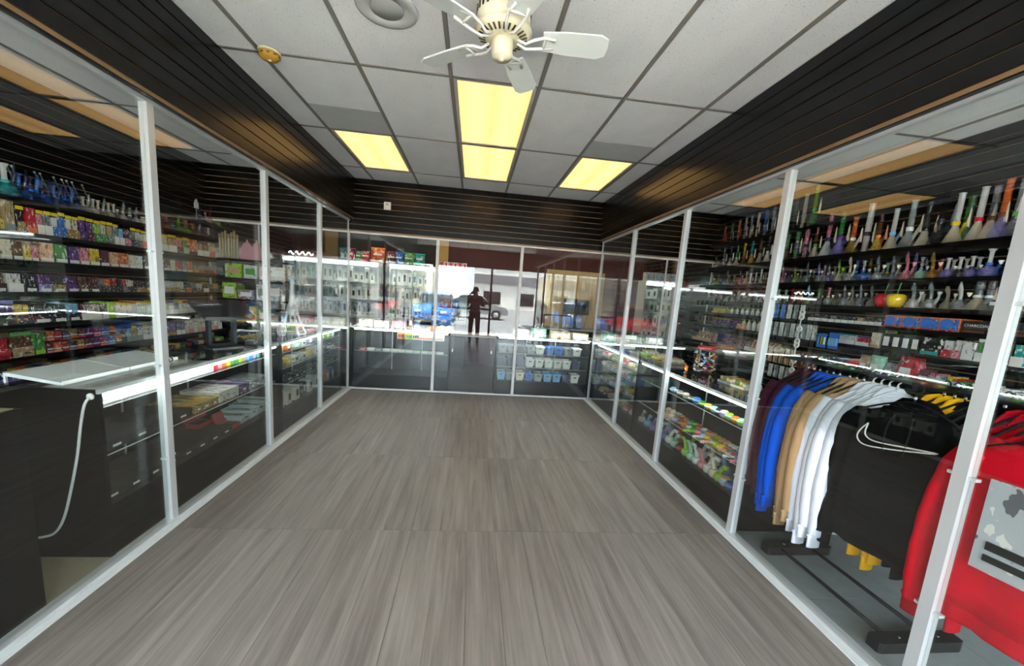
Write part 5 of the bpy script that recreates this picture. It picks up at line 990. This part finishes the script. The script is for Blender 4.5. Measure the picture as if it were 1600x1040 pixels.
for x, y, rz, c, lab in [(-1.9, -9.5, 92, 'B', 'blue parked car facing the shop'), (4.6, -9.2, 88, 'W', 'white parked car facing the shop'), (.2, -15.5, 4, 'E', 'grey car parked across the lot'), (7.4, -10, 90, 'D', 'dark grey parked car facing the shop'), (-5.2, -10, 90, 'R', 'red parked car facing the shop'), (8.5, -16, -3, 'W', 'white car parked across the lot')]:
    car(x, y, R(rz), c, lab)
def building(x, y, w, d, h, c, lab):
    t = thing('store_building', lab, 'building', (x, y, -.16)); m = pm('stucco_'+c, c, .85, var=.06, scale=3)
    bx('wall', m, (-w/2, w/2, -d, 0, 0, h), t); bx('parapet', WMET, (-w/2-.2, w/2+.2, -d-.2, .2, h, h+.5), t); bx('sign_band', pm('sign_grey', '6d7075', .6), (-w/2, w/2, 0, .25, h*.55, h*.75), t)
    for k in range(int(w/4)): p = bx('shop_window', CG, (-w/2+1.2+4*k, -w/2+3.2+4*k, 0, .05, .5, h*.38), t)
building(9, -36, 18, 8, 5.2, 'e6e3da', 'white shop building across the parking lot'); building(-16, -40, 20, 9, 4.6, 'b8ab93', 'tan shop building across the parking lot')
def tree(x, y, h, lab):
    t = thing('street_tree', lab, 'tree', (x, y, -.16)); rg = random.Random(int(x*7)); ob('trunk', MB().tube([(0, 0, 0), (.1, 0, h*.3), (.05, .1, h*.55)], [.16, .12, .06], 8).mesh('trunk', pm('bark', '3d3025', .9), True), t)
    v = MB()
    for k in range(900):
        a, b, q = rg.uniform(0, 6.28), rg.uniform(-1, 1), rg.random()**.4; p = Vector((math.cos(a)*(1-b*b)**.5*q*h*.28, math.sin(a)*(1-b*b)**.5*q*h*.28, h*.66+b*q*h*.3)); s = .14
        e = Vector((rg.uniform(-1, 1), rg.uniform(-1, 1), rg.uniform(-1, 1))).normalized()*s; f = e.orthogonal().normalized()*s; n = len(v.v); v.v += [tuple(p-e), tuple(p+f), tuple(p+e), tuple(p-f)]; v.f.append((n, n+1, n+2, n+3))
    tag(ob('foliage', v.mesh('foliage', pm('tree_leaves', '4a5a2c', .8, var=.3)), t), kind='stuff')
tree(12, -19, 6, 'leafy green tree beside the parking lot'); tree(-12, -22, 6.5, 'tall green tree at the far side of the parking lot')

# ------------------------------------------------------------------ the photographer (mirrored in the cross glass)
def skin(name, verts, edges, rads, mat, parent, root=0):
    me = bpy.data.meshes.new(name); me.from_pydata(verts, edges, []); me.materials.append(mat); o = ob(name, me, parent)
    m = o.modifiers.new('skin', 'SKIN'); m.use_smooth_shade = True
    for i, r in enumerate(rads): me.skin_vertices[0].data[i].radius = r if isinstance(r, tuple) else (r, r)
    me.skin_vertices[0].data[root].use_root = True
    s = o.modifiers.new('sub', 'SUBSURF'); s.levels = 2; s.render_levels = 2; return o
PX, PY = .07, -.42
FLESH = pm('skin_tone', 'a8785c', .5); JKT = pm('dark_jacket', '1b1a1e', .85); JEAN = pm('dark_jeans', '1c2230', .85); HAIR = pm('dark_hair', '120e0c', .6)
J = [(0, 0, .95), (0, 0, 1.12), (0, .01, 1.30), (0, 0, 1.42), (0, .01, 1.49), (0, .03, 1.57), (0, .03, 1.66),
     (.09, 0, .90), (.11, .02, .50), (.12, -.01, .09), (.12, .12, .04), (-.09, 0, .90), (-.11, .02, .50), (-.12, -.01, .09), (-.12, .12, .04),
     (.17, 0, 1.39), (.25, .06, 1.14), (.10, .29, 1.40), (.075, .335, 1.46), (-.17, 0, 1.39), (-.25, .06, 1.14), (-.10, .29, 1.40), (-.115, .335, 1.46)]
J[21] = (-.18, .29, 1.40); J[22] = (-.185, .335, 1.46); J[17] = (.04, .29, 1.40); J[18] = (.045, .335, 1.46)
E_ = [(0, 1), (1, 2), (2, 3), (3, 4), (4, 5), (5, 6), (0, 7), (7, 8), (8, 9), (9, 10), (0, 11), (11, 12), (12, 13), (13, 14), (3, 15), (15, 16), (16, 17), (17, 18), (3, 19), (19, 20), (20, 21), (21, 22)]
RD = [(.15, .10), (.14, .10), (.16, .11), (.13, .085), .052, (.072, .085), (.07, .08), .085, .06, .042, (.04, .03), .085, .06, .042, (.04, .03), .058, .045, .032, .03, .058, .045, .032, .03]
per = skin('person', J, E_, RD, FLESH, None); per.location = (PX, PY, -.012)
tag(per, 'person in dark jacket and dark jeans holding up a phone with both hands', 'person')
jk = [0, 1, 2, 3, 15, 16, 17, 19, 20, 21]; mp_ = {v: i for i, v in enumerate(jk)}
skin('jacket', [J[i] for i in jk], [(mp_[a], mp_[b]) for a, b in E_ if a in mp_ and b in mp_], [(.17, .125), (.16, .12), (.18, .13), (.145, .10), .075, .06, .042, .075, .06, .042], JKT, per)
jn = [0, 7, 8, 9, 11, 12, 13]; mp_ = {v: i for i, v in enumerate(jn)}
skin('jeans', [J[i] for i in jn], [(mp_[a], mp_[b]) for a, b in E_ if a in mp_ and b in mp_], [(.165, .12), .1, .075, .06, .1, .075, .06], JEAN, per)
for sx in (-.12, .12): ob('shoe', MB().lathe([(0, 0), (.5, 0), (.52, .25), (.42, .7), (.25, 1), (0, 1)], 16).mesh('shoe', BMET, True), per, (sx, .06, .012), sc=(.1, .26, .09))
ob('hair', MB().lathe([(.085, .0), (.09, .03), (.082, .08), (.05, .115), (0, .125)], 18).mesh('hair', HAIR, True), per, (0, .02, 1.60), (R(-12), 0, 0), (.98, 1.12, 1))
ob('nose', MB().lathe([(.016, 0), (.014, .02), (.006, .04)], 8).mesh('nose', FLESH, True), per, (0, .115, 1.585), (R(-12), 0, 0))
for sx in (-1, 1):
    ob('ear', MB().lathe([(0, -.03), (.014, -.02), (.016, .01), (.008, .03)], 8).mesh('ear', FLESH, True), per, (.082*sx, .03, 1.60)); ob('eye', MB().lathe([(0, -.01), (.01, -.004), (.01, .004), (0, .01)], 8).mesh('eye', DARK, True), per, (.03*sx, .108, 1.625))
    hx_ = .045 if sx > 0 else -.185
    for f in range(4): ob('finger', MB().tube([(hx_-sx*.0, .335, 1.45+.018*f), (hx_-sx*.02, .37, 1.455+.018*f), (hx_-sx*.045, .375, 1.458+.018*f)], [.009, .008, .006], 6).mesh('finger', FLESH, True), per)
    ob('thumb', MB().tube([(hx_, .33, 1.47), (hx_-sx*.025, .325, 1.50), (hx_-sx*.045, .335, 1.515)], [.011, .01, .007], 6).mesh('thumb', FLESH, True), per)
t = thing('smartphone', 'dark smartphone held up in both hands', 'phone', (0, -.055, 1.485)); bx('body', BMET, (-.08, .08, -.008, 0, 0, .078), t); lat('camera_lens', [(.009, 0), (.009, .003), (.002, .003)], CG, t, 12).location = (-.06, 0, .06)

# ------------------------------------------------------------------ look-alikes in a row are told apart by counting from a landmark
ORD = ['first', 'second', 'third', 'fourth', 'fifth', 'sixth', 'seventh', 'eighth', 'ninth', 'tenth', 'eleventh', 'twelfth', 'thirteenth', 'fourteenth']
same = {}
for o in S.objects:
    if o.parent is None and o.get('group') and o.get('label'): same.setdefault((o['label'], o['group']), []).append(o)
for (lab, grp), l in same.items():
    if 1 < len(l) <= 14 and len(lab.split()) <= 12:
        ex = max(o.location.x for o in l)-min(o.location.x for o in l); ey = max(o.location.y for o in l)-min(o.location.y for o in l)
        if ey >= ex: l.sort(key=lambda o: -o.location.y); ref = 'the end glass'
        else: l.sort(key=lambda o: o.location.x); ref = 'the goods wall'
        for i, o in enumerate(l): o['label'] = f'{lab}, {ORD[i]} from {ref if len(lab.split()) <= 11 else ref[4:]}'
